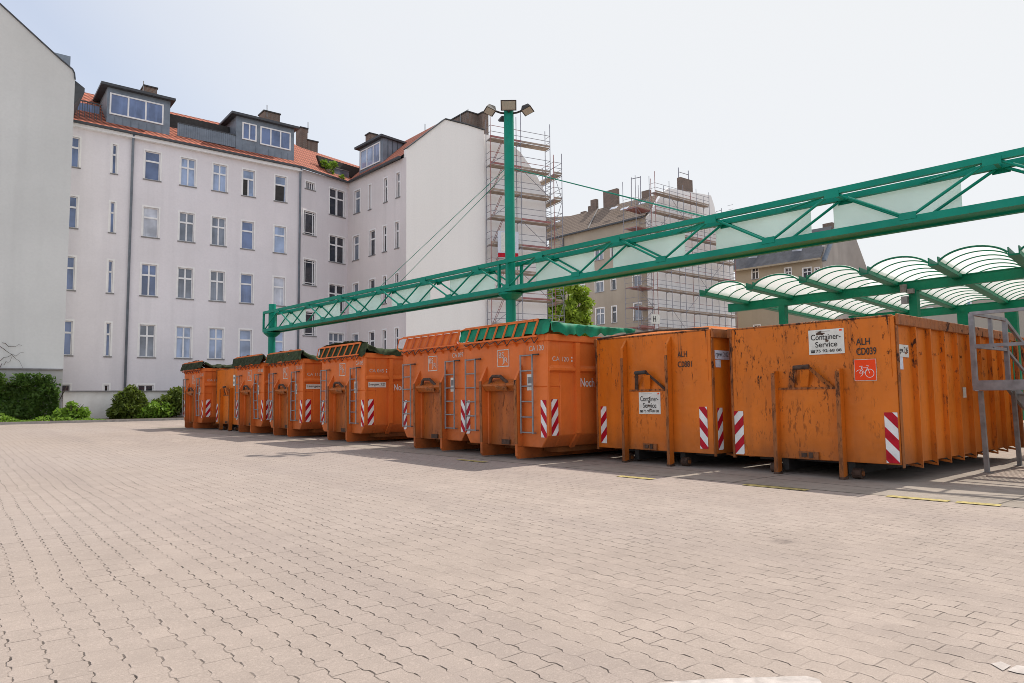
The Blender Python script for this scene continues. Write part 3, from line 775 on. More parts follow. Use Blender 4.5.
def bush(name, label, c, blobs, n, size, mat, seed, cat='shrub', group=None):
    t = thing(name, label, cat, (c[0], c[1], gz(c[1])), group=group); rnd = random.Random(seed); pts = []
    for dx, dy, dz, r in blobs: pts += blob((c[0]+dx, c[1]+dy, gz(c[1])+dz), r, int(n*r*r), rnd, .95, .25)
    pts = [p for p in pts if p[2] > gz(c[1])+.05]
    leaves('foliage', mat, pts, size, t, .4, seed)
    mb = MB()
    for k in range(6):
        a = rnd.uniform(0, 6.28); mb.tube([(c[0], c[1], gz(c[1])), (c[0]+.2*math.cos(a), c[1]+.2*math.sin(a), gz(c[1])+.5), (c[0]+.5*math.cos(a), c[1]+.5*math.sin(a), gz(c[1])+.9)], [.03, .02, .01], BARK, 5)
    mb.build('stems', t); under(t)
p = on_y(130, 405, 44)
bush('conifer_shrub', 'taller dark olive shrub in front of the garden wall', (p[0], 44.0), [(0, 0, .55, .75), (-.3, 0, 1.1, .55), (.25, 0, 1.25, .5), (.05, 0, 1.55, .4), (.6, 0, .5, .55), (-.65, 0, .45, .5), (.5, 0, 1.0, .4)], 1900, .125, LEAF_BUSH, 21)
p = on_y(153, 412, 43.8)
bush('low_shrub', 'low light green shrub spreading right of the taller olive shrub', (p[0], 43.8), [(-.6, 0, .4, .45), (0, 0, .45, .5), (.6, 0, .5, .5), (0, -.2, .7, .35)], 1700, .115, LEAF_LIGHT, 22)
p = on_y(168, 408, 44)
bush('green_shrub', 'mid green shrub half hidden behind the farthest orange container', (p[0], 44.2), [(-.5, 0, .6, .6), (.2, 0, .8, .75), (.9, 0, 1.1, .8), (1.6, 0, 1.2, .9), (.5, 0, 1.4, .5), (2.4, 0, 1.3, .8)], 1500, .125, LEAF_BUSH, 23)
p = on_y(72, 414, 42.9)
bush('small_bush', 'small bright green bush at the corner of the ivy and the garden wall', (p[0], 42.9), [(-.5, 0, .35, .4), (0, 0, .5, .45), (.45, 0, .4, .4), (0, 0, .85, .25)], 1700, .115, LEAF_LIGHT, 24)
def weeds():
    rnd = random.Random(31); pts = []
    for _ in range(2600):
        x = rnd.uniform(-9, 6.5); k = mnoise.noise(Vector((x*.8, 2, 0)))
        h = max(.04, .25+.6*k) if x < 5 else max(.02, .0+.25*k)
        pts.append((x, 41.55+rnd.random()*1.6, gz(42)+.1+h*rnd.random()))
    o = leaves('weeds', LEAF_LIGHT, pts, .07, None, .6, 9); tag(o, 'strip of weeds and grass along the kerb of the planting bed', None, None, 'stuff')
weeds()
def tree(name, label, base, blobs, n, size, seed):
    t = thing(name, label, 'tree', base); rnd = random.Random(seed); pts = []
    for dx, dy, dz, r in blobs:
        for k in range(int(7*r)):
            v = Vector((rnd.gauss(0, 1), rnd.gauss(0, 1), rnd.gauss(0, 1)+.2)).normalized()*r*rnd.uniform(.45, .95)
            pts += blob((base[0]+dx+v.x, base[1]+dy+v.y, base[2]+dz+v.z), rnd.uniform(.35, .75), n, rnd, .8, .3)
    leaves('crown', LEAF_TREE, pts, size, t, .5, seed)
    mb = MB(); mb.tube([base, (base[0]+.1, base[1], base[2]+2.5), (base[0], base[1]+.1, base[2]+5.5)], [.28, .2, .12], BARK, 8)
    for dx, dy, dz, r in blobs: mb.tube([(base[0], base[1], base[2]+3), (base[0]+dx*.5, base[1]+dy*.5, base[2]+3+(dz-3)*.6), (base[0]+dx, base[1]+dy, base[2]+dz)], [.12, .07, .03], BARK, 6)
    mb.build('trunk', t); under(t)
TD = 62
tp = EYE+ray(569, 320)*TD; tb = (tp[0], tp[1], gz(60))
ztr = (EYE+ray(569, 286.5)*TD)[2]
ztr = (EYE+ray(569, 277)*TD)[2]
tree('lime_tree', 'leafy light green tree between the white scaffolded gable and the brown house', tb, [(dx, dy, ztr-h-tb[2], r) for dx, dy, h, r in [(0, 0, 1.5, 1.5), (-1.9, .3, 2.1, 1.5), (1.3, 0, 2.0, 1.3), (-.8, -.3, 3.2, 1.6), (1.5, .2, 3.6, 1.5), (-2.5, 0, 3.9, 1.5), (.3, -.4, 4.8, 1.8), (1.9, 0, 5.4, 1.4), (-2.0, 0, 5.8, 1.7)]], 110, .23, 41)

# ------------------------------------------------------------------ scaffolded white gable right of the wing
P4 = np.array([31.02, YG-.75, 0]); a = rad(-11); SD = np.array([math.cos(a), math.sin(a), 0]); SN = np.array([-math.sin(a), math.cos(a), 0])
wg = thing('white_gable_house', 'white rendered gable with a sloping top edge behind the tall narrow scaffold', 'building', tuple(P4+SN*1.1))
Wp = lambda s, z, o=0: tuple(P4+SD*s+SN*(1.05+o)+np.array([0, 0, z]))
mb = MB(); mb.prism([Wp(-.2, 0), Wp(5.35, 0), Wp(5.35, 17.4), Wp(4.45, 18.9), Wp(3.1, 20.4), Wp(1.6, 21.3), Wp(-.2, 21.3)], tuple(SN*9), PL_WHITE); mb.build('wall', wg)
under(wg)
def scaffold(name, label, O, D, N, bays, ztop, levels, depth=.75, extra=None, zlow=0, board=WOOD, ladders=True, skip_top=0):
    """O origin at the outer left foot, D along the wall, N towards the wall, bays = positions along D"""
    t = thing(name, label, 'scaffold', tuple(O))
    O = np.array(O, float); P = lambda s, o, z: tuple(O+D*s+N*o+np.array([0, 0, z-O[2]]))
    rnd = random.Random(len(label))
    for k, s in enumerate(bays):
        zt = ztop[k] if isinstance(ztop, (list, tuple)) else ztop
        for o in (0, depth):
            mb = MB(); mb.tube([P(s, o, zlow), P(s, o, zt+(.0 if o == 0 else -.3))], .03, SCAF if (k+int(o > 0)) % 2 or k % 3 else SCAF_R, 6); mb.build('standard', t)
    for k, z in enumerate(levels):
        for i, (s0, s1) in enumerate(zip(bays, bays[1:])):
            zt = min(ztop[i], ztop[i+1]) if isinstance(ztop, (list, tuple)) else ztop
            if z > zt-.5: continue
            mb = MB(); mb.hexa([P(s0+.03, .06, z), P(s1-.03, .06, z), P(s1-.03, depth-.05, z), P(s0+.03, depth-.05, z), P(s0+.03, .06, z+.07), P(s1-.03, .06, z+.07), P(s1-.03, depth-.05, z+.07), P(s0+.03, depth-.05, z+.07)], board); mb.build('platform', t)
            mb = MB()
            mb.beam(P(s0, -.0, z+.16), P(s1, -.0, z+.16), .03, .15, SCAF_R if rnd.random() < .22 else WOOD)
            for h in (.55, 1.0): mb.tube([P(s0, 0, z+h), P(s1, 0, z+h)], .022, SCAF_R if rnd.random() < .12 else SCAF, 5)
            mb.build('guard_rail', t)
        for s in bays:
            mb = MB(); mb.tube([P(s, 0, z-.05), P(s, depth, z-.05)], .03, SCAF, 5); mb.build('transom', t)
        if k+1 < len(levels):
            i = k % max(1, len(bays)-1); s0, s1 = bays[i], bays[i+1]
            if k % 2: s0, s1 = s1, s0
            mb = MB(); mb.tube([P(s0, -.04, z), P(s1, -.04, levels[k+1])], .022, SCAF, 5); mb.build('brace', t)
            if ladders:
                mb = MB(); s0 = bays[0]+.15; dz = levels[k+1]-z
                for q in (.2, .5): mb.tube([P(s0+.1, q, z+.05), P(s0+1.0, q, z+dz)], .02, SCAF_R, 5)
                for r in range(1, 8): mb.tube([P(s0+.1+.9*r/8, .2, z+dz*r/8), P(s0+.1+.9*r/8, .5, z+dz*r/8)], .014, SCAF_R, 4)
                mb.build('ladder', t)
        for q in (bays[0], bays[-1]):
            mb = MB()
            for h in (.5, 1.0): mb.tube([P(q, 0, z+h), P(q, depth, z+h)], .02, SCAF, 5)
            mb.build('end_rail', t)
    under(t); return t
lv = [20.65-2.02*k for k in range(10)]
scaffold('scaffold', 'tall narrow tube scaffold with wooden decks in front of the white gable behind the mast', P4+np.array([0, 0, .2]), SD, SN, [0, 2.6, 5.2], [22.6, 23.3, 22.6], lv[::-1])
scaffold('scaffold', 'slim scaffold bay turning the right corner of the white gable', P4+SD*5.5+np.array([0, 0, .2]), SD, SN, [0, .75], [20.2, 20.4], lv[1:][::-1], depth=3.0, ladders=False)
bn = [on_plane(x, y, P4-SN*.12, SN) for x, y in ((497.8, 230.8), (518.5, 232.0), (518.5, 257.8), (497.8, 257.2))]
tb_ = thing('advertising_banner', 'pale blue and white banner with a red foot hanging on the scaffold behind the mast', 'banner', tuple((bn[2]+bn[3])/2))
mb = MB(); mb.prism([tuple(p) for p in bn], tuple(SN*.02), SIGN_B)
lo_ = lambda u, v: tuple(bn[3]+(bn[2]-bn[3])*u+(bn[0]-bn[3])*v-SN*.012)
mb.poly([lo_(.01, .01), lo_(.99, .01), lo_(.99, .17), lo_(.01, .17)], RED_P)
mb.poly([lo_(.16, .2), lo_(.84, .2), lo_(.84, .95), lo_(.16, .95)], SIGN_W); mb.build('sheet', tb_); under(tb_)

# ------------------------------------------------------------------ brown house with scaffolded white gable
BD = 73
Pc = EYE+ray(645.5, 217.1)*BD
bw = thing('brown_house', 'brown rendered house with a brown tiled roof and tall chimneys behind the lime tree', 'building', (Pc[0], Pc[1], gz(60)))
DB = (math.sin(rad(4)), -math.cos(rad(4))); nB = np.array([DB[1], -DB[0], 0])
Sb = on_plane(549, 243, Pc, nB); LB = math.hypot(Pc[0]-Sb[0], Pc[1]-Sb[1])
wins = []
fh = 3.55; zw = [on_plane(596, 292.5, Pc, nB)[2]]; zb0 = zw[0]
for px0, px1, st in ((595.5, 603.5, 'cross'), (611.5, 615.8, 'narrow'), (633.5, 641, 'cross'), (577.5, 584.5, 'cross'), (553, 561, 'cross')):
    for k in range(-2, 3):
        u0, u1, _, _ = px_win(Sb, DB, px0, 285, px1, 295)
        z0 = zb0+k*fh
        if z0+1.7 < Pc[2]-.3: wins.append((max(u0, .05), u1, z0, z0+1.75, st, GL_DARK if st == 'narrow' else GL_GREY))
z0 = zb0+2*fh
facade(bw, Sb, DB, LB, 0, Pc[2]+.15, [w for w in wins if 0 < w[0] < w[1] < LB], PL_BROWN)
rl, rr = on_plane(570, 216, Pc-nB*4, nB), on_plane(663, 193, Pc-nB*4, nB)
eL = Sb+nB*.4; eL[2] = Pc[2]; eR = Pc+nB*.4+np.array([DB[0], DB[1], 0])*.1
mb = MB(); mb.poly([tuple(eL), tuple(eR), tuple(rr), tuple(rl)], TILE_BROWN)
mb.poly([tuple(rl), tuple(rr), tuple(rr-nB*6+np.array([0, 0, -2])), tuple(rl-nB*6+np.array([0, 0, -2]))], TILE_BROWN)
lw = on_plane(545, 217.5, Pc-nB*5, nB); mb.poly([tuple(eL), tuple(rl), tuple(lw), (eL[0]-1, eL[1]+6, eL[2])], TILE_BROWN)
mb.build('roof', bw, fix=False)
mb = MB(); mb.beam(tuple(eL), tuple(eR), .2, .16, ZINC_D); mb.build('gutter', bw)
mb = MB(); c = on_plane(563.5, 240, Pc, nB)+nB*.1; mb.tube([(c[0], c[1], 0), (c[0], c[1], Pc[2]-.2)], .08, ZINC_D, 6); mb.build('downpipe', bw)
mb = MB()
for x0, y0, x1, y1 in ((566, 236, 571, 217), (588, 229, 598, 209)):
    p, q = on_plane(x0, y0, Pc+nB*.2, nB), on_plane(x1, y1, Pc-nB*4, nB); mb.beam(tuple(p+np.array([0, 0, .06])), tuple(q+np.array([0, 0, .06])), .14, .06, GALV2)
mb.build('roof_ridge_strip', bw)
for x, y in ((614.5, 210.5), (643, 205.5), (625, 211), (558, 224)):
    t_ = .55; p, q = on_plane(x-2.2, y+1.6, Pc-nB*1.4, nB), on_plane(x+2.2, y-1.6, Pc-nB*2.2, nB)
    c = (p+q)/2+np.array([0, 0, .28]); mb = MB(); dB = np.array([DB[0], DB[1], 0])
    up_ = (rr-eR); up_ = up_/np.linalg.norm(up_)
    mb.poly([tuple(c-dB*.5-up_*.3+nB*.1), tuple(c+dB*.5-up_*.3+nB*.1), tuple(c+dB*.5+up_*.3+nB*.1), tuple(c-dB*.5+up_*.3+nB*.1)], GL_CURT); mb.build('skylight', bw, fix=False)
def chim_plane(parent, x0, x1, yb, yt, back, dep=1.1):
    P_ = Pc-nB*back; l, r = on_plane(x0, (yb+yt)/2, P_, nB), on_plane(x1, (yb+yt)/2, P_, nB); zt = on_plane((x0+x1)/2, yt, P_, nB)[2]; zb = on_plane((x0+x1)/2, yb, P_, nB)[2]-1.5
    mb = MB(); q = -nB*dep
    mb.hexa([(*l[:2], zb), (*r[:2], zb), (*(r+q)[:2], zb), (*(l+q)[:2], zb), (*l[:2], zt), (*r[:2], zt), (*(r+q)[:2], zt), (*(l+q)[:2], zt)], BRICK); mb.build('chimney', parent)
for c in ((603.2, 617, 208, 190), (590.5, 596, 212, 199.5), (588, 591, 213, 206), (580.5, 585, 215, 211.5), (641.5, 649, 201, 190.5)): chim_plane(bw, *c, 4, .45)
# its gable
YB = Pc[1]
gpt = [on_y(x, y, YB) for x, y in ((645.7, 218), (650, 213.5), (663, 192), (668.5, 188), (711, 195.5), (714.5, 206.5))]
gq = [(Pc[0], 0)]+[(p[0], p[2]) for p in gpt]
xg2 = gpt[-1][0]; gq += [(xg2+.4, gpt[-1][2]-2.2), (xg2+3.3, gpt[-1][2]-3.0), (xg2+3.3, 0)]
mb = MB(); mb.prism([(x, YB, z) for x, z in gq], (0, .4, 0), PL_WHITE); mb.build('gable_wall', bw)
mb = MB(); mb.box((Pc[0]+.7, YB+.45, 0), (xg2+3, YB+18, Pc[2]-.4), PL_BROWN); mb.build('rear_body', bw)
cc = on_y(680.5, 180, YB+2), on_y(692.5, 180, YB+2); mb = MB(); mb.box((cc[0][0], YB+2, on_y(686, 192, YB+2)[2]-1), (cc[1][0], YB+2.5, on_y(686, 178.5, YB+2)[2]), BRICK); mb.build('chimney', bw)
mb = MB()
for x in (cc[0][0]+.2, cc[1][0]-.2): mb.tube([(x, YB+2.4, cc[0][2]), (x, YB+2.4, cc[0][2]+1.6)], .05, SCAF, 5)
mb.tube([(cc[0][0]+.2, YB+2.4, cc[0][2]+1.1), (cc[1][0]-.2, YB+2.4, cc[0][2]+1.1)], .04, SCAF, 5); mb.build('chimney_guard', bw)
under(bw)
ys = YB-1.1; x0s = on_y(658, 300, ys)[0]; z1s = on_y(662, 194, ys)[2]; lvb = [z1s-2.02*k for k in range(9)]
bays = [0, 2.3, 4.6, 6.9, 9.2, 11.5, 13.8]
x1s = x0s+13.8
scaffold('scaffold', 'broad scaffold with many tubes covering the white gable of the brown house', (x0s, ys, gz(60)), np.array([1., 0, 0]), np.array([0, 1., 0]), bays, [z1s+2.2]+[z1s+1.6]*4+[z1s+.2, z1s-1.0], lvb[::-1], ladders=False)
scaffold('scaffold', 'short scaffold return on the brown facade left of the broad gable scaffold', (x0s-.4, ys+.2, gz(60)), nB, np.array([-DB[0], -DB[1], 0])*1., [0, 2.6], [z1s+1.4, z1s+1.2], lvb[1:][::-1], depth=1.6, ladders=False, board=SCAF_R)
fr_ = [on_y(x, y, YB-.5) for x, y in ((631.5, 200), (641, 200))]
gf = thing('roof_guard_frame', 'thin tube frame standing on the brown tiled roof beside the chimney', 'guard frame', tuple(fr_[0]-np.array([0, 0, 1.5])))
mb = MB()
for x, y0, y1 in ((631.3, 177.5, 202), (640.5, 176, 200)):
    p, q = on_plane(x, y0, Pc-nB*1.5, nB), on_plane(x, y1+4, Pc-nB*1.5, nB); mb.tube([tuple(p), tuple(q)], .045, SCAF, 5)
p, q = on_plane(631.3, 179, Pc-nB*1.5, nB), on_plane(640.5, 177, Pc-nB*1.5, nB); mb.tube([tuple(p), tuple(q)], .045, SCAF, 5); mb.build('frame', gf); under(gf)
sg = [on_y(x, y, ys-.1) for x, y in ((651.5, 314), (660, 314.5), (660, 324), (651.5, 323.5))]
ts = thing('scaffold_sign', 'small white sign with dark scrawled letters on the broad scaffold', 'sign', tuple(sg[3]))
mb = MB(); mb.prism([tuple(p) for p in sg], (0, .03, 0), SIGN_W); mb.build('board', ts)
lettering('H', ts, sg[3]+np.array([.25, -.02, .2]), (1, 0, 0), (0, 0, 1), .6, BLACK_P, width=.45); under(ts)

# ------------------------------------------------------------------ slate roofed house farther right
SDp = 82
Qc = EYE+ray(822, 259)*SDp
sl_ = thing('slate_roof_house', 'ochre house with dark slate roof and a weathered grey gable beyond the canopy', 'building', (Qc[0], Qc[1], gz(60)))
Sq = on_plane(735, 271, Qc, nB); LQ = math.hypot(Qc[0]-Sq[0], Qc[1]-Sq[1])
wins = []
for x0, x1 in ((803, 811), (815, 819.5), (752, 758), (785, 791)):
    for k in range(-3, 1):
        u0, u1, za, zb = px_win(Sq, DB, x0, 268, x1, 279); wins.append((u0, u1, za+k*3.6, zb+k*3.6, 'cross', GL_DARK))
facade(sl_, Sq, DB, LQ, 0, Qc[2]+.35, [w for w in wins if w[2] > .5], PL_YELL)
r0_, r1_ = on_plane(735, 243, Qc-nB*3.2, nB), on_plane(832, 226, Qc-nB*3.2, nB)
mb = MB(); mb.poly([(*(Sq+nB*.5)[:2], Qc[2]+.1), tuple(Qc+nB*.5), tuple(r1_), tuple(r0_)], SLATE); mb.build('roof', sl_, fix=False)
mb = MB(); mb.beam((*(Sq+nB*.5)[:2], Qc[2]+.1), tuple(Qc+nB*.5), .3, .2, PL_YELL); mb.build('cornice', sl_)
gg = [on_y(x, y, Qc[1]) for x, y in ((822.3, 261), (825, 246), (829, 235), (834, 229), (846, 226), (854, 233), (861, 252), (868, 271))]
mb = MB(); mb.prism([(Qc[0], Qc[1], 0)]+[tuple(p) for p in gg]+[(gg[-1][0], Qc[1], 0)], (0, .4, 0), PL_OLD); mb.build('gable_wall', sl_)
mb = MB(); mb.box((Qc[0]+.8, Qc[1]+.45, 0), (gg[-1][0]-.2, Qc[1]+14, Qc[2]-2), PL_OLD); mb.build('rear_body', sl_)
mb = MB(); mb.beam(tuple(gg[0]+np.array([0, -.2, 0])), tuple(gg[3]+np.array([0, -.2, 0])), .5, .25, ZINC); mb.build('verge', sl_)
c = on_y(831, 227, Qc[1]+1); mb = MB(); mb.box((c[0]-.5, Qc[1]+.6, c[2]-1), (c[0]+.5, Qc[1]+1.8, c[2]+.45), BRICK); mb.build('chimney', sl_)
for x, y in ((755, 257), (799, 251)):
    p = on_plane(x, y, Qc-nB*1.3, nB); mb = MB(); mb.box((p[0]-.5, p[1]-.6, p[2]-.4), (p[0]+.3, p[1]+.6, p[2]+.6), GL_CURT); mb.build('skylight', sl_)
under(sl_)
# beige hall behind the canopy
HX = 62.
h0, h1 = on_x(880, 300, HX), on_x(1035, 330, HX)
hl = thing('beige_hall', 'plain beige building seen under the green canopy at the right edge', 'building', (HX, h0[1], gz(h0[1])))
zt_ = on_x(950, 284, HX)[2]
mb = MB(); mb.box((HX, -40, -.3), (HX+14, h0[1]+1, zt_), PL_BEIGE); mb.build('wall', hl)
mb = MB(); mb.box((HX-.3, -40.3, zt_), (HX+14.3, h0[1]+1.3, zt_+.3), ZINC_D); mb.build('roof', hl)
for x0, x1, y0, y1, gm in ((966.5, 971.5, 297, 311, GL_BLUE), (992, 996, 305, 309.5, GL_PALE), (927, 933.5, 307, 313.5, GL_GREY), (1004, 1008, 304, 308, GL_PALE)):
    p, q = on_x(x0, y1, HX), on_x(x1, y0, HX); mb = MB(); mb.box((HX-.06, p[1], p[2]), (HX-.003, q[1], q[2]), SASH); w = mb.build('window', hl)
    mb = MB(); mb.box((HX-.07, p[1]-.12, p[2]+.12), (HX-.062, q[1]+.12, q[2]-.12), gm); mb.build('pane', w)
under(hl)

# ------------------------------------------------------------------ green truss girder on masts
th = rad(5.3); GD = np.array([-math.sin(th), math.cos(th), 0]); GN = np.array([math.cos(th), math.sin(th), 0]); GO = np.array([12.1, 15.13, 0])
G = lambda s, o, z: tuple(GO+GD*s+GN*o+np.array([0, 0, z]))
gt = thing('truss_girder', 'long green steel lattice girder with pale tinted panels spanning above the orange containers', 'girder', tuple(GO+np.array([0, 0, 4.1])))
SA, SB, HW = -17.5, 14.95, .27
zb_, ztp = 4.16, 4.93
for o in (-HW, HW):
    mb = MB(); mb.beam(G(SA, o, ztp), G(SB, o, ztp), .10, .11, GREEN); mb.build('top_chord', gt)
    mb = MB(); mb.beam(G(SA, o, zb_), G(SB, o, zb_), .10, .13, GREEN); mb.build('bottom_chord', gt)
mb = MB(); mb.hexa([G(SA, -HW+.05, zb_-.03), G(SB, -HW+.05, zb_-.03), G(SB, HW-.05, zb_-.03), G(SA, HW-.05, zb_-.03), G(SA, -HW+.05, zb_), G(SB, -HW+.05, zb_), G(SB, HW-.05, zb_), G(SA, HW-.05, zb_)], GREEN); mb.build('bottom_plate', gt)
s = -16.4; tops = []
while s < SB-.5:
    tops.append(s); s += 2.5
for s in tops:
    for o in (-HW, HW):
        for e in (-1.22, 1.22):
            if SA < s+e < SB:
                mb = MB(); mb.tube([G(s+e*.06, o, ztp-.05), G(s+e, o, zb_+.06)], .026, GREEN, 8); mb.build('diagonal', gt)
    mb = MB(); mb.beam(G(s, -HW, ztp-.02), G(s, HW, ztp-.02), .06, .06, GREEN); mb.build('cross_strut', gt)
    mb = MB(); mb.tube([G(s, -HW, ztp-.03), G(min(s+1.25, SB), HW, ztp-.03)], .02, GREEN, 6); mb.build('wind_brace', gt)
    for o in (-HW-.056, HW+.056):
        for e, z_ in ((0, ztp-.06), (1.25, zb_+.07)):
            if s+e < SB-.2:
                mb = MB(); mb.hexa([G(s+e-.13, o-.004, z_-.06), G(s+e+.13, o-.004, z_-.06), G(s+e+.13, o+.004, z_-.06), G(s+e-.13, o+.004, z_-.06), G(s+e-.13, o-.004, z_+.06), G(s+e+.13, o-.004, z_+.06), G(s+e+.13, o+.004, z_+.06), G(s+e-.13, o+.004, z_+.06)], GREEN); mb.build('gusset_plate', gt)
for s0, s1 in ((-16.4, -14.4), (-13.7, -11.7), (-10.81, -8.67), (-8.23, -6.15), (-5.37, -3.32), (-2.72, -.67), (1.01, 3.07), (4.09, 6.25), (6.95, 9.05), (9.7, 11.6), (12.4, 14.35)):
    mb = MB(); mb.hexa([G(s0, .33, zb_+.0), G(s1, .33, zb_+.0), G(s1, .345, zb_+.0), G(s0, .345, zb_+.0), G(s0, .33, ztp), G(s1, .33, ztp), G(s1, .345, ztp), G(s0, .345, ztp)], PANEL); mb.build('tinted_panel', gt)
for o in (-HW, HW):
    for e in (SA, -.17, .17, SB):
        mb = MB(); mb.beam(G(e, o, zb_+.06), G(e, o, ztp-.05), .07, .07, GREEN, up=(GD[0], GD[1], 0)); mb.build('post', gt)
    for e, z in ((6.05, ztp+.05), (-6.28, ztp+.05)):
        mb = MB(); mb.tube([G(.14 if e > 0 else -.14, o*.3, 7.6), G(e, o, z)], .009, GREEN, 6)
        mb.tube([G(e, o, z), G(e, o, z-.06)], .04, GREEN, 6); mb.build('stay_rod', gt)
under(gt)
def mast(label, s, h, r, head, zcol):
    base = GO+GD*s; t = thing('steel_mast', label, 'mast', (base[0], base[1], gz(base[1])))
    zz = gz(base[1])
    mb = MB(); mb.tube([G(s, 0, zz), G(s, 0, h)], r, GREEN, 20); mb.build('shaft', t, smooth=False)
    mb = MB(); mb.box(tuple(base+np.array([-.3, -.3, zz])), tuple(base+np.array([.3, .3, zz+.04])), GREEN); mb.build('base_plate', t)
    for z0, z1 in ((zb_-.26, zb_-.075),):
        mb = MB(); mb.tube([G(s, 0, z0), G(s, 0, z1-.05), G(s, 0, z1)], [r+.02, r+.19, r+.2], GREEN, 16); mb.build('collar', t)
    if head:
        for aa, tilt in ((231, 42), (158, 68), (304, 68), (60, 60)):
            a_ = rad(aa); u = np.array([math.cos(a_), math.sin(a_), 0]); v = np.array([-u[1], u[0], 0]); up = np.array([0, 0, 1.])
            c = base+u*(r+.16 if aa == 231 else r+.40)+np.array([0, 0, h+(.06 if aa == 231 else -.02)])
            mb = MB(); mb.tube([G(s, 0, h-.08), tuple(base+u*(r+.1)+np.array([0, 0, h-.08])), tuple(c-u*.05)], .03, DARK, 6); mb.build('bracket', t)
            nn = u*math.cos(rad(tilt))-up*math.sin(rad(tilt)); ww = u*math.sin(rad(tilt))+up*math.cos(rad(tilt))
            q = lambda a1, b1, c1: tuple(c+nn*a1+v*b1+ww*c1)
            mb = MB(); mb.hexa([q(-.10, -.13, -.08), q(.06, -.22, -.15), q(.06, .22, -.15), q(-.10, .13, -.08), q(-.08, -.12, .1), q(.06, -.22, .15), q(.06, .22, .15), q(-.08, .12, .1)], DARK); f = mb.build('floodlight', t)
            mb = MB(); mb.poly([q(.064, -.19, -.12), q(.064, .19, -.12), q(.064, .19, .12), q(.064, -.19, .12)], LAMPG); mb.build('lens', f, fix=False)
    under(t)
mast('tall green steel mast carrying four floodlights, its girder running off to both sides', 0, 9.3, .14, True, 4)
mast('short green steel mast at the far left end of the lattice girder', 14.72, 5.3, .15, False, 4)

# ------------------------------------------------------------------ green canopy with barrel roofs
K = 1.6
def scl(p): return EYE+(np.asarray(p, float)-EYE)*K
cn = thing('canopy', 'green steel canopy with rows of translucent barrel vault roofs behind the orange containers', 'canopy', tuple(scl((16.5, 8, 0))[:2])+(gz(12),))
zc = 1.19+(3.6-1.19)*K
vl = [(14.06, 10.2), (14.12, 8.97), (14.2, 7.74), (14.28, 6.49), (14.36, 5.24), (14.44, 3.98), (14.5, 2.74), (14.56, 1.5)]
XB = 36.6
vs = [scl((x, y, 3.6)) for x, y in vl]
rearY = lambda v: v[1]*1.0
vd = np.array([1, math.tan(rad(8.5)), 0])
for k, v in enumerate(vs):
    e = v+vd*(XB-v[0]); mb = MB(); w = .13
    mb.beam(tuple(v), tuple(e), .26, .05, GREEN_C)
    for o in (-.13, .13): mb.beam(tuple(v+np.array([0, o, .11])), tuple(e+np.array([0, o, .11])), .03, .24, GREEN_C)
    mb.build('gutter_beam', cn)
for k, (p, q) in enumerate(zip(vs, vs[1:])):
    yl, yr = p[1]-.15, q[1]+.15; n = 14; m = 15; mb = MB(); mi = mb.m(POLYC)
    L = XB-max(p[0], q[0]); rise = .30
    def arc(i, j, dz=0):
        t_ = i/n; u = j/m; x = p[0]+(q[0]-p[0])*t_+L*u; y = yl+(yr-yl)*t_+math.tan(rad(8.5))*L*u
        ang = (t_-.5)*rad(128); z = (math.cos(ang)-math.cos(rad(64)))/(1-math.cos(rad(64)))*rise
        ys_ = yl+(yr-yl)*(.5+math.sin(ang)/(2*math.sin(rad(64))))+math.tan(rad(8.5))*L*u
        return (x, ys_, zc+.12+z+dz)
    for j in range(m+1):
        for i in range(n+1): mb.v.append(arc(i, j))
    for j in range(m):
        for i in range(n): b = j*(n+1)+i; mb.f.append([b, b+1, b+n+2, b+n+1]); mb.mi.append(mi)
    rf = mb.build('barrel_roof', cn, smooth=True, fix=False)
    for j in range(m+1):
        mb = MB(); mb.tube([arc(i, j, -.035) for i in range(n+1)], .02 if j else .032, GREEN_C, 5); mb.build('arch_rib', rf)
def cbeam(p, q, h, w=.2, name='main_beam'):
    mb = MB(); mb.beam(tuple(p), tuple(q), w, h, GREEN_C); mb.beam(tuple(np.array(p)+[0, 0, h/2]), tuple(np.array(q)+[0, 0, h/2]), w*1.25, .03, GREEN_C); mb.build(name, cn)
bz = 1.19+(3.475-1.19)*K+.12
cbeam(scl((16.5, 11.12, 0))*[1, 1, 0]+[0, 0, bz], scl((16.5, 1.0, 0))*[1, 1, 0]+[0, 0, bz], .34)
cbeam(np.array([35.6, 17.0, bz]), np.array([35.6, 1.5, bz]), .34)
for y in (9.55, 6.44, 3.3):
    p = scl((16.5, y, 0)); mb = MB(); mb.box((p[0]-.13, p[1]-.13, gz(p[1])), (p[0]+.13, p[1]+.13, bz-.17), GREEN_C); po = mb.build('post', cn)
    if y == 6.44:
        mb = MB(); mb.box((p[0]-.3, p[1]+.12, bz-.62), (p[0]-.14, p[1]+.32, bz-.36), GALV); mb.box((p[0]-.3, p[1]+.14, bz-.2), (p[0]-.18, p[1]+.34, bz+.06), GALV2); mb.box((p[0]-.3, p[1]-.1, bz-.28), (p[0]-.18, p[1]+.1, bz-.12), GALV2); mb.build('junction_box', po)
for px_, zz in ((964, 322), (1012, 322)):
    p = on_x(px_, zz, 35.6); mb = MB(); mb.box((35.47, p[1]-.22, gz(p[1])), (35.73, p[1]+.22, bz-.17), GREEN_C); mb.build('post', cn)
under(cn)

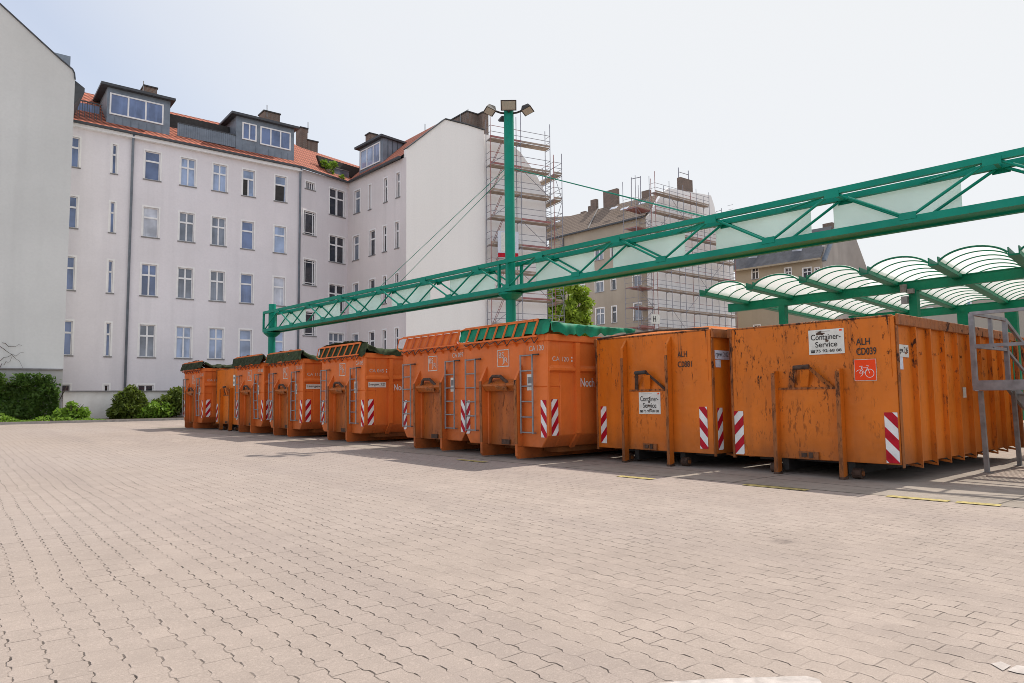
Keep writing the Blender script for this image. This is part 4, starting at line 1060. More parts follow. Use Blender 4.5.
# ------------------------------------------------------------------ roll-off containers
ANG = rad(1.77)
FR, UP_, FN = (0, -1, 0), (0, 0, 1), (-1, 0, 0)      # reading direction, up and outward normal of a front
SR, SNm = (1, 0, 0), (0, -1, 0)                       # the same for the right side
HC = 2.28
def cont_root(label, fx, fy, ang=ANG):
    c = np.array([fx, fy, 0])+1.25*np.array([-math.sin(ang), math.cos(ang), 0])
    return thing('roll_off_container', label, 'container', (c[0], c[1], gz(c[1])), ang, 'orange roll-off containers parked side by side')
def label_plate(t, x, z, w, h, txt, bg=SIGN_B, side=True):
    mb = MB(); y = -1.25-.006
    mb.box((x, y-.004, z), (x+w, y, z+h), bg); o = mb.build('tare_label', t)
    lettering(txt, o, (x+.02, y-.0065, z+h*.2), SR, UP_, h*.62, BLACK_P, width=w-.05, bold=.008)
def type_a(label, fx, fy, L=6.4, code='', side_code='', paint=OR_A, flap='tarp', bar=.045, skew=.0, slogan='Noch', tare=None, bent=False):
    t = cont_root(label, fx, fy)
    T = HC+.02
    # body: U section with chamfered lower corners, open niche for the lifting hook in front
    prof = [(-1.25, .47), (-1.08, .25), (1.08, .25), (1.25, .47), (1.25, T), (1.17, T), (1.17, 1.9), (-1.17, 1.9), (-1.17, T), (-1.25, T)]
    mb = MB(); x0 = .32
    mb.prism([(x0, y, z) for y, z in prof], (L-x0, 0, 0), paint)
    # front block around the niche
    nw, nz = .47, 1.36
    mb.prism([(0, y, z) for y, z in [(-1.25, .47), (-1.08, .25), (-nw, .25), (-nw, nz), (-1.25, nz)]], (x0, 0, 0), paint)
    mb.prism([(0, y, z) for y, z in [(1.25, .47), (1.08, .25), (nw, .25), (nw, nz), (1.25, nz)]], (x0, 0, 0), paint)
    mb.box((0, -1.25, nz), (x0, 1.25, T), paint)
    body = mb.build('body', t, bevel=.012)
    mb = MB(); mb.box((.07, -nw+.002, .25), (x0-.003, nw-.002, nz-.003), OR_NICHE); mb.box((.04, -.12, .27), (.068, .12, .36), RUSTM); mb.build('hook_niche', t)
    # top rim and side stiffeners
    mb = MB()
    for y in (-1.25, 1.25): mb.box((-.02, y-.05, T-.1), (L, y+.05, T+.03), paint)
    mb.box((-.035, -1.2, T-.1), (.06, 1.2, T+.03), paint); mb.box((L-.08, -1.2, T-.1), (L, 1.2, T+.03), paint); mb.build('rim', t, bevel=.01)
    xs = [.74+1.17*k for k in range(int((L-.8)/1.17)+1)]
    for x in xs:
        for sgn in (-1, 1):
            y = sgn*1.25; mb = MB()
            mb.prism([(x-.055, y, .47), (x-.055, y+sgn*.07, .5), (x-.055, y+sgn*.07, T-.11), (x-.055, y, T-.11)], (.11, 0, 0), paint)
            mb.prism([(x-.055, y, .465), (x-.055, y-sgn*.17, .26), (x-.055, y-sgn*.13, .22), (x-.055, y+sgn*.07, .495)], (.11, 0, 0), paint)
            mb.build('stiffener', t)
    edges = [.02]+[q for x in xs for q in (x-.057, x+.057)]+[L-.02]
    for sgn in (-1, 1):
        mb = MB()
        for a_, b_ in zip(edges[::2], edges[1::2]):
            mb.prism([(a_, sgn*1.25, 1.62), (a_, sgn*1.31, 1.66), (a_, sgn*1.31, 1.70), (a_, sgn*1.25, 1.76)], (b_-a_, 0, 0), paint)
        mb.build('side_rail', t)
    for x in (.04,):
        mb = MB(); mb.box((.0, -1.275, .47), (.05, -1.2505, T-.1), paint); mb.build('corner_post', t)
    # skids
    for y in (-.53, .53):
        mb = MB(); mb.prism([(-.10, y-.033, .03), (-.14, y-.033, .08), (-.142, y-.033, .254), (.02, y-.033, .254), (.02, y-.033, .245), (L-.2, y-.033, .245), (L-.2, y-.033, .03)], (0, .066, 0), paint); mb.build('skid', t)
    mb = MB(); mb.box((.5, -1.0, .14), (L-.4, -.6, .245), EDGE); mb.box((.5, .6, .14), (L-.4, 1.0, .245), EDGE); mb.box((.4, -.46, .16), (L-.4, .46, .245), EDGE); mb.build('underframe', t)
    # guide plates beside the niche with their sloping tops
    for sgn in (-1, 1):
        y = sgn*.53; mb = MB()
        mb.prism([(-.14, y-.03, .255), (-.16, y-.03, 1.50), (-.002, y-.03, 1.80), (-.002, y-.03, .265)], (0, .06, 0), paint)
        mb.prism([(-.145, y-.035, .3), (-.165, y-.035, 1.50), (-.15, y-.035, 1.5), (-.13, y-.035, .3)], (0, .07, 0), EDGE)
        mb.build('guide_plate', t)
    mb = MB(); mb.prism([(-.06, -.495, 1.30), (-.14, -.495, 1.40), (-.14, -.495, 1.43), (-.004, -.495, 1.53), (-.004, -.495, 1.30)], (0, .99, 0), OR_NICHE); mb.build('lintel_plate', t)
    mb = MB()
    mb.tube([(-.08, .33, 1.40), (-.1, .26, 1.55), (-.1, .2, 1.59), (-.1, -.02, 1.585), (-.1, -.1, 1.54), (-.06, -.34, 1.37)], .034, RUSTM, 8)
    mb.prism([(-.17, -.30, 1.35), (-.17, .06, 1.38), (-.05, .12, 1.52), (-.05, -.12, 1.45)], (.03, 0, -.05), EDGE); mb.build('lifting_hook_bar', t, smooth=False)
    # ladders
    for y0, y1 in ((.80, 1.13), (-.93, -.60)):
        mb = MB(); x = -.075; k_ = .09 if (bent and y0 < 0) else 0
        for y in (y0, y1): mb.tube([(x, y-k_, .5), (x, y+k_*.2, 1.3), (x, y-k_*.4, 1.97)], .019, GALV, 6)
        for r in range(6):
            z = .52+r*.286; yy = -k_*(1-r/4); mb.tube([(x, y0+yy, z), (x, y1+yy, z)], .014, GALV, 6)
        for y in (y0-.1, y1-.08): mb.beam((x, y+.06, 1.955), (0, y+.0, 1.955), .03, .02, DARK)
        mb.beam((x, y0, 1.955), (x+.02, y0-.16, 1.96), .03, .02, DARK)
        mb.beam((x, y1, .515), (0, y1, .515), .02, .02, GALV); mb.beam((x, y0, .515), (0, y0, .515), .02, .02, GALV); mb.build('ladder', t)
    # front flap grille above the rim
    mb = MB(); n = 8 if bar > .04 else 7; b0, b1 = T+.02, 2.60
    for k in range(n):
        y = -1.03+k*2.06/(n-1) if n > 1 else 0
        mb.beam((-.12, y+.03+skew, b0-.04), (-.02, y-.02-skew, b1), bar, .03, paint)
        mb.prism([(-.13, y+.015, b0-.06), (-.001, y+.015, b0-.06), (-.001, y+.015, b0-.18)], (0, .03, 0), paint)
    mb.beam((-.015, -1.05, b1), (-.015, 1.2, b1), .045, .045, paint); mb.beam((-.115, -1.1, b0-.03), (-.115, 1.22, b0-.03), .035, .03, paint)
    mb.tube([(-.12, 1.2, b0-.03), (-.12, 1.32, b0+.02), (-.06, 1.34, b1-.03), (-.015, 1.2, b1)], .018, paint, 6)
    if flap == 'plate': mb.hexa([(-.06, -1.0, b0), (-.06, 1.1, b0), (-.05, 1.1, b0), (-.05, -1.0, b0), (.02, -1.0, b1-.03), (.02, 1.1, b1-.03), (.03, 1.1, b1-.03), (.03, -1.0, b1-.03)], paint)
    mb.build('flap_grille', t)
    mb = MB()
    pts = []
    for k in range(9):
        y = 1.1-k*.26; pts += [(-.135, y, b0-.05), (-.15, y-.09, b0-.1-.03*(k % 3)), (-.135, y-.18, b0-.07)]
    mb.tube(pts, .009, DARK, 4); mb.build('tie_rope', t)
    # markings
    warning_stripe(t, (-.002, -1.07, .44), FR, UP_, FN, .15, .68, -1.3, .13)
    warning_stripe(t, (-.002, 1.21, .44), FR, UP_, FN, .14, .68, 1.3)
    warning_stripe(t, (.09, -1.252, .47), SR, UP_, SNm, .17, .66, 1.3)
    yb, zb = .17, 1.77; w_, h_ = .36, .34; mb = MB(); q = .018
    mb.box((-.006, yb-w_, zb), (-.002, yb, zb+q), WHITE_D); mb.box((-.006, yb-w_, zb+h_-q), (-.002, yb, zb+h_), WHITE_D)
    mb.box((-.006, yb-w_, zb+q), (-.002, yb-w_+q, zb+h_-q), WHITE_D); mb.box((-.006, yb-q, zb+q), (-.002, yb, zb+h_-q), WHITE_D); lg = mb.build('logo', t)
    lettering('BS', lg, (-.005, yb-.045, zb+.175), FR, UP_, .115, WHITE_D, width=.155)
    lettering('JR', lg, (-.005, yb-.15, zb+.045), FR, UP_, .135, WHITE_D, width=.165)
    if code: lettering(code, t, (-.005, -.77, 2.03), FR, UP_, .10, WHITE_D, width=.40, bold=.006)
    if side_code:
        lettering(side_code, t, (.13, -1.256, 1.83), SR, UP_, .085, WHITE_D, width=.42, bold=.0, name='lettering')
        mb = MB(); mb.box((.62, -1.257, 1.83), (.65, -1.252, 1.86), WHITE_P); mb.box((.62, -1.257, 1.89), (.65, -1.252, 1.92), WHITE_P); mb.build('marking_dots', t)
    if slogan: lettering(slogan, t, (.86, -1.256, 1.36), SR, UP_, .165, WHITE_P, width=.38, bold=.012)
    if tare: label_plate(t, .10, 1.44, .52, .14, tare, SIGN_W)
    mb = MB(); mb.box((-.006, -.86, 1.3), (-.002, -.70, 1.60), SIGN_W); mb.box((-.008, -.84, 1.43), (-.0065, -.72, 1.55), GALV2); o = mb.build('data_plate', t)
    return t
def skin(name, label, t, L, z_edge, z_mid, mat, y0=-1.3, y1=1.3, x0=.0, front_drop=0, side_drop=.25, seed=1, wr=.04, cat='tarpaulin', hole=0, mesh=0, zf=None):
    """cloth over the container top, hanging over its right edge and front"""
    o = thing(name, label, cat, t.location, t.rotation_euler.z)
    nx, ny = 130, 44; mb = MB(); mi = mb.m(mat); rnd = random.Random(seed)
    for i in range(nx+1):
        for j in range(ny+1):
            u, v = i/nx, j/ny; x = x0+(L-x0)*u; w = (v-.0)*(y1-y0+2*side_drop)-side_drop
            n1_ = mnoise.noise(Vector((x*1.6, w*1.6, seed))); n2_ = mnoise.noise(Vector((x*5, w*3, seed+9)))
            hump = z_edge+(.035 if not zf or mat != TARP else .012)*mnoise.noise(Vector((x*3, w*5, seed+20)))+(z_mid-z_edge)*(math.sin(math.pi*min(1, max(0, w/(y1-y0))))**.5 if 0 < w < y1-y0 else 0)
            if w < 0: y = y0-.05-.03*n2_-.03*abs(n1_); w *= (1.2-.55*u); z = z_edge+w*(.85+.3*n1_+.4*mnoise.noise(Vector((x*2.3, seed*2, 0)))+.25*mnoise.noise(Vector((x*7, seed, 4)))); y += (.035*math.sin(x*9+4*n1_)+.05*mnoise.noise(Vector((x*5, w*2, seed))))*min(1, -w/.1)
            elif w > y1-y0: y = y1+.035+.02*n2_; z = z_edge-(w-(y1-y0))*(.85+.3*n1_)
            else: y = y0+w; z = hump
            if zf: z += (zf-z_edge)*max(0, 1-(x-x0)/.45)**1.5
            z += wr*n1_+wr*.6*n2_+wr*.25*mnoise.noise(Vector((x*11, w*7, seed+3))); mb.v.append((x+.02*n2_, y, z))
    for i in range(nx):
        for j in range(ny):
            b = i*(ny+1)+j
            if hole and rnd.random() < hole: continue
            mb.f.append([b, b+1, b+ny+2, b+ny+1]); mb.mi.append(mi)
    mb.build('sheet', o, smooth=True, fix=False)
    if front_drop:
        mb = MB(); mi = mb.m(mat); n = 64; m = 8
        for i in range(n+1):
            for j in range(m+1):
                y = y0-.09+(y1-y0+.12)*i/n; v = j/m; f = .95+.25*mnoise.noise(Vector((y*3, seed, 1)))+.10*mnoise.noise(Vector((y*13, seed, 2)))
                n2_ = mnoise.noise(Vector((y*6, v*2, seed)))
                mb.v.append((x0+.035-.085*v+.012*n2_-mesh*(.115+.07*mnoise.noise(Vector((y*5, v*1.5, seed+5)))), y, (zf or z_edge)-front_drop*f*v))
        for i in range(n):
            for j in range(m): b = i*(m+1)+j; mb.f.append([b, b+1, b+m+2, b+m+1]); mb.mi.append(mi)
        mb.build('front_drape', o, smooth=True, fix=False)
    return o
c7 = type_a('orange container with a bright green tarpaulin over its top, marked CA 120', 8.51, 9.60, code='CA 120', side_code='CA 120')
skin('tarpaulin', 'bright green tarpaulin draped over the front end of the orange container beside the plain ones', c7, 2.4, 2.54, 2.56, TARP, x0=-.04, front_drop=.27, side_drop=.23, seed=3, wr=.018, zf=2.59)
c6 = type_a('orange container with bare flap bars and no net, left of the green covered one', 8.55, 12.23, code='CA 097', flap='plate', paint=OR_A2, side_code='CA 097')
c5 = type_a('orange container with a dark net peaked over its front corner, marked CA 045', 8.37, 16.5, code='CA 045', side_code='CA 045', slogan='Noch', tare='Leergew. 3.20', bar=.032, skew=.02)
skin('cover_net', 'dark green cover net peaked over the container marked CA 045', c5, 6.3, 2.42, 2.5, TARP2, x0=-.02, front_drop=.34, side_drop=.14, seed=5, wr=.06, cat='net', zf=2.60)
c4 = type_a('orange container under dark netting whose right side shows a red and white tare label', 8.15, 20.0, code='CA 113', side_code='CA 113', slogan='', tare='Leergew.', paint=OR_A2, bar=.028, skew=.07)
skin('cover_net', 'dark green cover net on the fourth container from the left', c4, 6.3, 2.40, 2.46, TARP2, x0=-.02, front_drop=.30, side_drop=.12, seed=6, wr=.05, cat='net', mesh=.8, zf=2.57)
c3 = type_a('orange container squeezed between the plain dull one and its netted neighbour, both front ladders showing', 8.0, 22.85, code='CA 088', side_code='CA 088', slogan='', bent=True, bar=.024, skew=.08)
skin('cover_net', 'ragged dark cover net on the third container from the left', c3, 6.3, 2.40, 2.46, NETM, x0=-.02, front_drop=.30, side_drop=.12, seed=7, wr=.06, cat='net', hole=.06, mesh=.85, zf=2.57)
c1 = type_a('farthest orange container at the left end of the row, netted and with a bent ladder', 7.6, 28.2, code='CA 101', side_code='CA 101', slogan='', paint=OR_A2, bent=True, bar=.024, skew=.06)
skin('cover_net', 'dark cover net heaped on the farthest orange container', c1, 6.3, 2.42, 2.50, NETM, x0=-.02, front_drop=.28, side_drop=.1, seed=8, wr=.08, cat='net', hole=.05, mesh=.85, zf=2.57)

def roller(t, x, y, r=.075, w=.12):
    mb = MB(); mb.tube([(x, y-w/2, r+.005), (x, y+w/2, r+.005)], r, RUSTM, 14); mb.tube([(x, y-w/2-.02, r+.005), (x, y+w/2+.02, r+.005)], r*.45, EDGE, 8); mb.build('roller', t)
def type_b(label, fx, fy, L=6.3, paint=OR_B, tall=False, ang=ANG, ribs=.545, T=HC-.03):
    t = cont_root(label, fx, fy, ang)
    prof = [(-1.25, .24), (1.25, .24), (1.25, T), (1.19, T), (1.19, 1.42), (-1.19, 1.42), (-1.19, T), (-1.25, T)]
    mb = MB(); mb.prism([(.0, y, z) for y, z in prof], (L, 0, 0), paint)
    mb.box((.001, -1.188, 1.40), (.06, 1.188, T), paint); mb.box((L-.06, -1.188, 1.40), (L, 1.188, T), paint); mb.build('body', t, bevel=.006)
    mb = MB()
    for sgn in (-1, 1):
        y = sgn*1.25; mb.box((-.02, y-.02, T-.13), (L+.03, y+sgn*.06, T+.02), EDGE)
    mb.box((-.006, -1.22, T-.012), (.05, 1.22, T+.018), EDGE); mb.box((L-.05, -1.22, T-.1), (L+.03, 1.22, T+.018), EDGE); mb.build('top_rail', t, bevel=.008)
    for sgn in (-1, 1):
        y = sgn*1.25; mb = MB(); mb.box((-.016, y-.012, .20), (.05, y+sgn*.03, T-.131), EDGE); mb.build('corner_post', t, bevel=.008)
        mb = MB(); mb.box((L-.06, y-.03, .20), (L+.025, y+sgn*.09, T-.131), EDGE); mb.build('corner_post', t)
    n = int((L-.3)/ribs)
    for k in range(1, n+1):
        x = k*ribs
        for sgn in (-1, 1):
            y = sgn*1.25; mb = MB()
            mb.prism([(x-.012, y, .245), (x-.012, y+sgn*.07, .20), (x-.012, y+sgn*.07, T-.132), (x-.012, y, T-.132)], (.024, 0, 0), paint)
            mb.box((x+.013, y, .25), (x+.07, y+sgn*.022, T-.133), paint)
            mb.prism([(x-.012, y-sgn*.12, .239), (x-.012, y+sgn*.07, .199), (x-.012, y+sgn*.07, .17), (x-.012, y-sgn*.12, .20)], (.024, 0, 0), paint)
            mb.build('rib', t)
    if not tall:
        mb = MB()
        for k in range(0, n):
            x = k*ribs+.3; mb.tube([(x-.03, -1.255, 1.78), (x-.02, -1.268, 1.74), (x+.02, -1.268, 1.74), (x+.03, -1.255, 1.78)], .005, EDGE, 4)
        mb.build('tie_hooks', t)
    for y in (-.5, .5):
        mb = MB(); mb.box((.2, y-.05, .05), (L-.15, y+.05, .239), DARK); mb.build('skid', t)  # skids coloured dark to stand for the shade under the container
        for x in (.12, L-.35): roller(t, x, y-.12 if y < 0 else y+.12)
    mb = MB(); mb.box((.4, -1.05, .17), (L-.4, -.62, .238), DARK); mb.box((.4, .62, .17), (L-.4, 1.05, .238), DARK); mb.box((.4, -.43, .18), (L-.4, .43, .238), DARK); mb.build('underframe', t)
    zt = 2.07 if tall else 1.55
    for sgn in (-1, 1):
        y = sgn*.49+(.05 if tall else .0); mb = MB()
        if tall: mb.prism([(-.13, y-.035, .02), (-.13, y-.035, zt-.02), (-.11, y-.035, zt), (-.003, y-.035, zt+.14), (-.003, y-.035, .05)], (0, .05, 0), paint)
        else: mb.prism([(-.12, y-.04, .02), (-.12, y-.04, zt), (-.003, y-.04, zt+.01), (-.003, y-.04, .05)], (0, .055, 0), paint)
        mb.build('guide_rail', t, bevel=.006)
        mb = MB(); mb.box((-.138, y-.041, .03), (-.1305, y+.016, zt-.03 if not tall else zt-.2), EDGE); mb.box((-.14, y-.05, .0), (.0, y+.03, .035), RUSTM)
        mb.build('wear_strip', t)
    mb = MB(); mb.box((-.018, -.455, .25), (-.002, .455, 1.27), paint); mb.box((-.03, -.455, 1.27), (-.002, .455, 1.30), EDGE); mb.build('centre_panel', t)
    mb = MB(); mb.box((-.045, -.14, .25), (-.019, .16, .36), EDGE); mb.box((-.06, -.06, .27), (-.046, -.0, .35), RUSTM); mb.box((-.06, .03, .28), (-.046, .11, .34), RUSTM); mb.build('latch_block', t)
    # lifting hook: a bar on two slanting legs
    mb = MB(); hy = .1 if tall else .02
    mb.tube([(-.13, .12+hy, 1.59), (-.13, -.115+hy, 1.60)], .034, RUSTM if not tall else DARK, 10)
    for y, w in ((.10+hy, .24+hy*.5), (-.10+hy, -.36+hy*.3)):
        lw_ = .035 if tall else .05; mb.prism([(-.13, y-.03, 1.60), (-.13, y+.03, 1.60), (-.03, w+lw_, 1.30), (-.03, w-lw_, 1.30)], (.02, 0, 0), EDGE if not tall else RUSTM)
    mb.prism([(-.12, .05, 1.55), (-.12, -.09, 1.55), (-.03, -.02, 1.31), (-.03, .1, 1.31)], (.02, 0, 0), paint); mb.build('lifting_hook_bar', t)
    return t
def service_sign(t, y, z, w, h, x=-.02, phone='\u260e 75 92-68 88'):
    mb = MB(); mb.box((x-.005, y-w, z), (x, y, z+h), SIGN_W); o = mb.build('company_sign', t)
    xx = x-.008; ph = '75 92-68 88'
    lettering('Container-', o, (xx, y-w*.07, z+h*.585), FR, UP_, h*.235, BLACK_P, width=w*.84, bold=.010)
    lettering('Service', o, (xx, y-w*.19, z+h*.285), FR, UP_, h*.225, BLACK_P, width=w*.62, bold=.010)
    lettering(ph, o, (xx, y-w*.20, z+h*.08), FR, UP_, h*.115, BLACK_P, width=w*.72, bold=.018)
    mb = MB(); bx = lambda a, b, c, d: mb.box((xx-.001, y-w*c, z+h*b), (xx, y-w*a, z+h*d), BLACK_P)
    bx(.06, .07, .17, .14); bx(.05, .15, .18, .18); mb.build('phone_symbol', o)
    mb = MB(); mb.box((xx-.001, y-w*.95, z+h*.9), (xx, y-w*.88, z+h*.97), SIGN_O); mb.box((xx-.001, y-w*.62, z+h*.92), (xx, y-w*.2, z+h*.935), GALV2); mb.build('emblem', o)
    rnd = random.Random(int(w*1000))
    for cy, cz, r in (((.32, .86, .085), (.4, .83, .05), (.52, .545, .045)) if w > .5 else ((.5, .55, .045), (.47, .38, .055), (.53, .2, .05), (.5, .75, .03))):
        pts = []; mb = MB()
        for k in range(11):
            a = 2*math.pi*k/11; rr = r*rnd.uniform(.45, 1.25); pts.append((xx-.002-.05*r*.05, y-w*cy-rr*w*1.2*math.cos(a), z+h*cz+rr*h*1.1*math.sin(a)))
        mb.poly(pts, RUSTM); mb.build('rust_stain', o, fix=False)
    return o
c9 = type_b('worn orange container nearest the camera with a bicycle sticker, marked ALH CD039', 9.97, 4.16, L=5.25, paint=OR_B2)
sg_ = service_sign(c9, -.08+.03, 1.775, .52, .36, -.004)
lettering('ALH', c9, (-.006, -.73, 1.875), FR, UP_, .095, BLACK_P, width=.19, bold=.012)
lettering('CD039', c9, (-.006, -.73, 1.735), FR, UP_, .10, BLACK_P, width=.27, bold=.012)
# bicycle sticker
mb = MB(); y0_, z0_, w_ = -.69, 1.375, .30
mb.box((-.007, y0_-w_, z0_), (-.003, y0_, z0_+w_), WHITE_D); mb.box((-.0085, y0_-w_+.007, z0_+.007), (-.0071, y0_-.007, z0_+w_-.007), SIGN_O); st = mb.build('bicycle_sticker', c9)
mb = MB(); xx = -.0095; q = lambda u, v: (xx, y0_-u*w_, z0_+v*w_)
def ring(u, v, r, w, a0=0, a1=360, n=22): mb.tube([q(u+r*math.cos(rad(a0+(a1-a0)*k/n)), v+r*math.sin(rad(a0+(a1-a0)*k/n))) for k in range(n+1)], w, WHITE_P, 4)
ring(.70, .34, .19, .0045); ring(.24, .36, .15, .0045, -75, 150)
for pts in (((.24, .36), (.35, .60), (.62, .60), (.70, .34)), ((.35, .60), (.46, .36), (.62, .60)), ((.24, .36), (.46, .36)), ((.62, .60), (.66, .70), (.55, .72)), ((.35, .60), (.33, .68)), ((.24, .68), (.40, .68))):
    mb.tube([q(*p) for p in pts], .0045, WHITE_P, 4)
mb.build('bicycle_symbol', st, fix=False)
warning_stripe(c9, (-.004, -1.06, .26), FR, UP_, FN, .17, .68, -1.0, .04)
warning_stripe(c9, (-.004, 1.235, .26), FR, UP_, FN, .16, .68, 1.0)
label_plate(c9, .08, 1.69, .33, .17, 'gew. 2.96', SIGN_W); mb = MB(); mb.box((.08, -1.26, 1.52), (.2, -1.2525, 1.685), SIGN_B); mb.build('tare_label', c9)
for zz in (1.50, 1.36, 1.22):
    mb = MB(); mb.box((3.06, -1.258, zz), (3.26, -1.2525, zz+.12), SIGN_B); mb.box((3.08, -1.26, zz+.03), (3.24, -1.2585, zz+.06), GALV2); mb.build('data_plate', c9)
mb = MB(); mb.box((2.5, -1.258, 1.12), (2.64, -1.2525, 1.28), SIGN_W); mb.build('data_plate', c9)
warning_stripe(c9, (4.98, -1.262, .35), SR, UP_, SNm, .16, .75, 1.0)
c8 = type_b('worn orange container with tall guide rails and a sign in its centre, marked ALH C0881', 9.66, 6.89, paint=OR_B, tall=True)
service_sign(c8, .24, .87, .47, .38, -.019)
lettering('ALH', c8, (-.006, -.60, 1.83), FR, UP_, .10, BLACK_P, width=.19, bold=.010)
lettering('C0881', c8, (-.006, -.60, 1.66), FR, UP_, .10, BLACK_P, width=.28, bold=.010)
warning_stripe(c8, (-.004, -1.00, .32), FR, UP_, FN, .15, .68, -1.1, .05)
warning_stripe(c8, (-.004, 1.17, .32), FR, UP_, FN, .14, .68, 1.1)
warning_stripe(c8, (.12, -1.254, .30), SR, UP_, SNm, .15, .68, 1.1)
label_plate(c8, .1, 1.77, .42, .15, 'rgew. 2.02', SIGN_B); mb = MB(); mb.box((.12, -1.26, 1.64), (.26, -1.2525, 1.76), SIGN_B); mb.build('tare_label', c8)
# slightly raised rear cover of that container
mb = MB(); mb.hexa([(.12, -1.15, HC-.005), (.12, 1.2, HC-.005), (6.1, 1.2, HC-.005), (6.1, -1.15, HC-.005), (.25, -1.1, HC+.06), (.25, 1.1, HC+.06), (6.0, 1.1, HC+.10), (6.0, -1.1, HC+.10)], OR_B); mb.build('lid', c8)
mb = MB(); mb.tube([(-.02, 1.2, HC-.01), (.0, .3, HC+.03), (.0, -.2, HC+.04), (.03, -1.2, HC+.0)], .018, RUSTM, 5); mb.build('cover_rope', c8)
c2 = type_b('plain dull orange container without ladders set between two netted ones at the far end', 8.1, 25.5, paint=OR_B, tall=False)
mb = MB(); mb.box((-.03, -.78, 1.62), (-.012, -.60, 2.02), SIGN_W); mb.box((-.032, -.74, 1.7), (-.0305, -.64, 1.78), BLACK_P); mb.box((-.032, -.74, 1.86), (-.0305, -.64, 1.94), BLACK_P); mb.build('data_plate', c2)
warning_stripe(c2, (-.004, 1.22, .30), FR, UP_, FN, .14, .68, 1.1); warning_stripe(c2, (-.004, -1.05, .30), FR, UP_, FN, .15, .68, -1.1)
c10 = type_b('orange container in a second row behind the nearest one, half hidden by the steel platform', 16.35, 1.95, paint=OR_B, L=6.0)
warning_stripe(c10, (-.004, 1.22, .30), FR, UP_, FN, .14, .68, 1.1)

# ------------------------------------------------------------------ steel loading platform with stair at the right edge
pt = thing('steel_platform', 'grey galvanised steel platform with guard rails and a stair at the right edge', 'platform', (12.6, 3.3, gz(3)))
y1, y0, xa_, xb_ = 3.95, 2.4, 12.15, 13.63
zd, zr, zm = 1.36, 2.40, 1.90
for (x, y) in ((xa_, y1), (xa_, y0), (xb_, y1), (xb_, y0)):
    lean = .0
    mb = MB(); mb.beam((x, y, zd-.06), (x, y, zr), .065, .065, GALV, up=(0, 1, 0)); mb.build('rail_post', pt)
    mb = MB(); mb.beam((x+.17, y-.03, gz(y)), (x+.10, y-.03, zd-.14), .06, .06, GALV2, up=(0, 1, 0)); mb.box((x+.1, y-.1, gz(y)), (x+.24, y+.04, gz(y)+.012), GALV2); mb.build('leg', pt)
mb = MB(); mb.beam((12.95, y1, zm), (12.95, y1, zr-.03), .05, .05, GALV, up=(0, 1, 0)); mb.build('rail_post', pt)
for p, q in (((xa_, y0, zr), (xa_, y1, zr)), ((xa_, y1, zr), (xb_, y1, zr)), ((xa_, y0, zm), (xa_, y1, zm)), ((xa_, y1, zm), (xb_, y1, zm))):
    mb = MB(); mb.beam(p, q, .05, .05, GALV); mb.build('guard_rail', pt)
mb = MB(); mb.box((xa_-.03, y0, zd-.13), (xa_+.03, y1+.03, zd+.02), GALV); mb.box((xa_+.03, y1-.03, zd-.13), (xb_, y1+.03, zd+.02), GALV); mb.box((xb_-.0, y0, zd-.13), (xb_+.05, y1+.03, zd+.02), GALV); mb.build('deck_frame', pt)
mb = MB()
k = y0+.02
while k < y1-.05: mb.box((xa_+.032, k, zd-.03), (xb_-.002, k+.012, zd), GALV2); k += .05
k = xa_+.1
while k < xb_-.05: mb.box((k, y0+.01, zd-.032), (k+.01, y1-.04, zd-.031), GALV2); k += .1
mb.build('grating', pt)
# stair going down away from the yard
for y in (y1, y1-.85):
    mb = MB(); mb.beam((xb_+.05, y, zd-.05), (xb_+1.75, y-.35, gz(y)+.02), .05, .2, GALV); mb.build('stringer', pt)
    mb = MB(); mb.beam((xb_, y, zr), (xb_+1.7, y-.35, 1.05), .05, .05, GALV2); mb.beam((xb_, y, zm), (xb_+1.7, y-.35, .6), .04, .04, GALV2); mb.beam((xb_+1.7, y-.35, gz(y)), (xb_+1.7, y-.35, 1.08), .05, .05, GALV2, up=(0, 1, 0)); mb.build('handrail', pt)
for k in range(1, 7):
    f = k/7; x = xb_+.05+1.7*f; z = (zd-.05)*(1-f)+.02; yy = y1-.35*f; mb = MB(); mb.box((x-.12, yy-.82, z), (x+.12, yy-.03, z+.03), GALV2); mb.build('step', pt)
under(pt)
# dark mat of wooden boards under the platform
dm = thing('board_mat', 'brown weathered board mat lying on the concrete under the steel platform', 'mat', (12.2, 2.9, gz(3)))
mb = MB()
for k in range(11): mb.box((11.62+.19*k, 1.2, gz(3)+.006), (11.62+.19*k+.18, 3.72, gz(3)+.03), WOOD)
mb.build('boards', dm); under(dm)

# ------------------------------------------------------------------ sky, sun, camera
SUN_EL = 54.5; SUN_AZ = 4.0          # degrees above the horizon; measured from +X towards +Y
w = bpy.data.worlds.new('World'); S.world = w; w.use_nodes = True
nt = w.node_tree; nt.nodes.clear()
out = nt.nodes.new('ShaderNodeOutputWorld'); bg = nt.nodes.new('ShaderNodeBackground'); sky = nt.nodes.new('ShaderNodeTexSky')
sky.sky_type = 'NISHITA'; sky.sun_disc = False; sky.sun_elevation = rad(SUN_EL); sky.sun_rotation = rad(90-SUN_AZ)
sky.altitude = 50; sky.air_density = 1.6; sky.dust_density = 3.2; sky.ozone_density = 1.2
bg.inputs['Strength'].default_value = .15
sd = Vector((math.cos(rad(SUN_EL))*math.cos(rad(SUN_AZ)), math.cos(rad(SUN_EL))*math.sin(rad(SUN_AZ)), math.sin(rad(SUN_EL))))
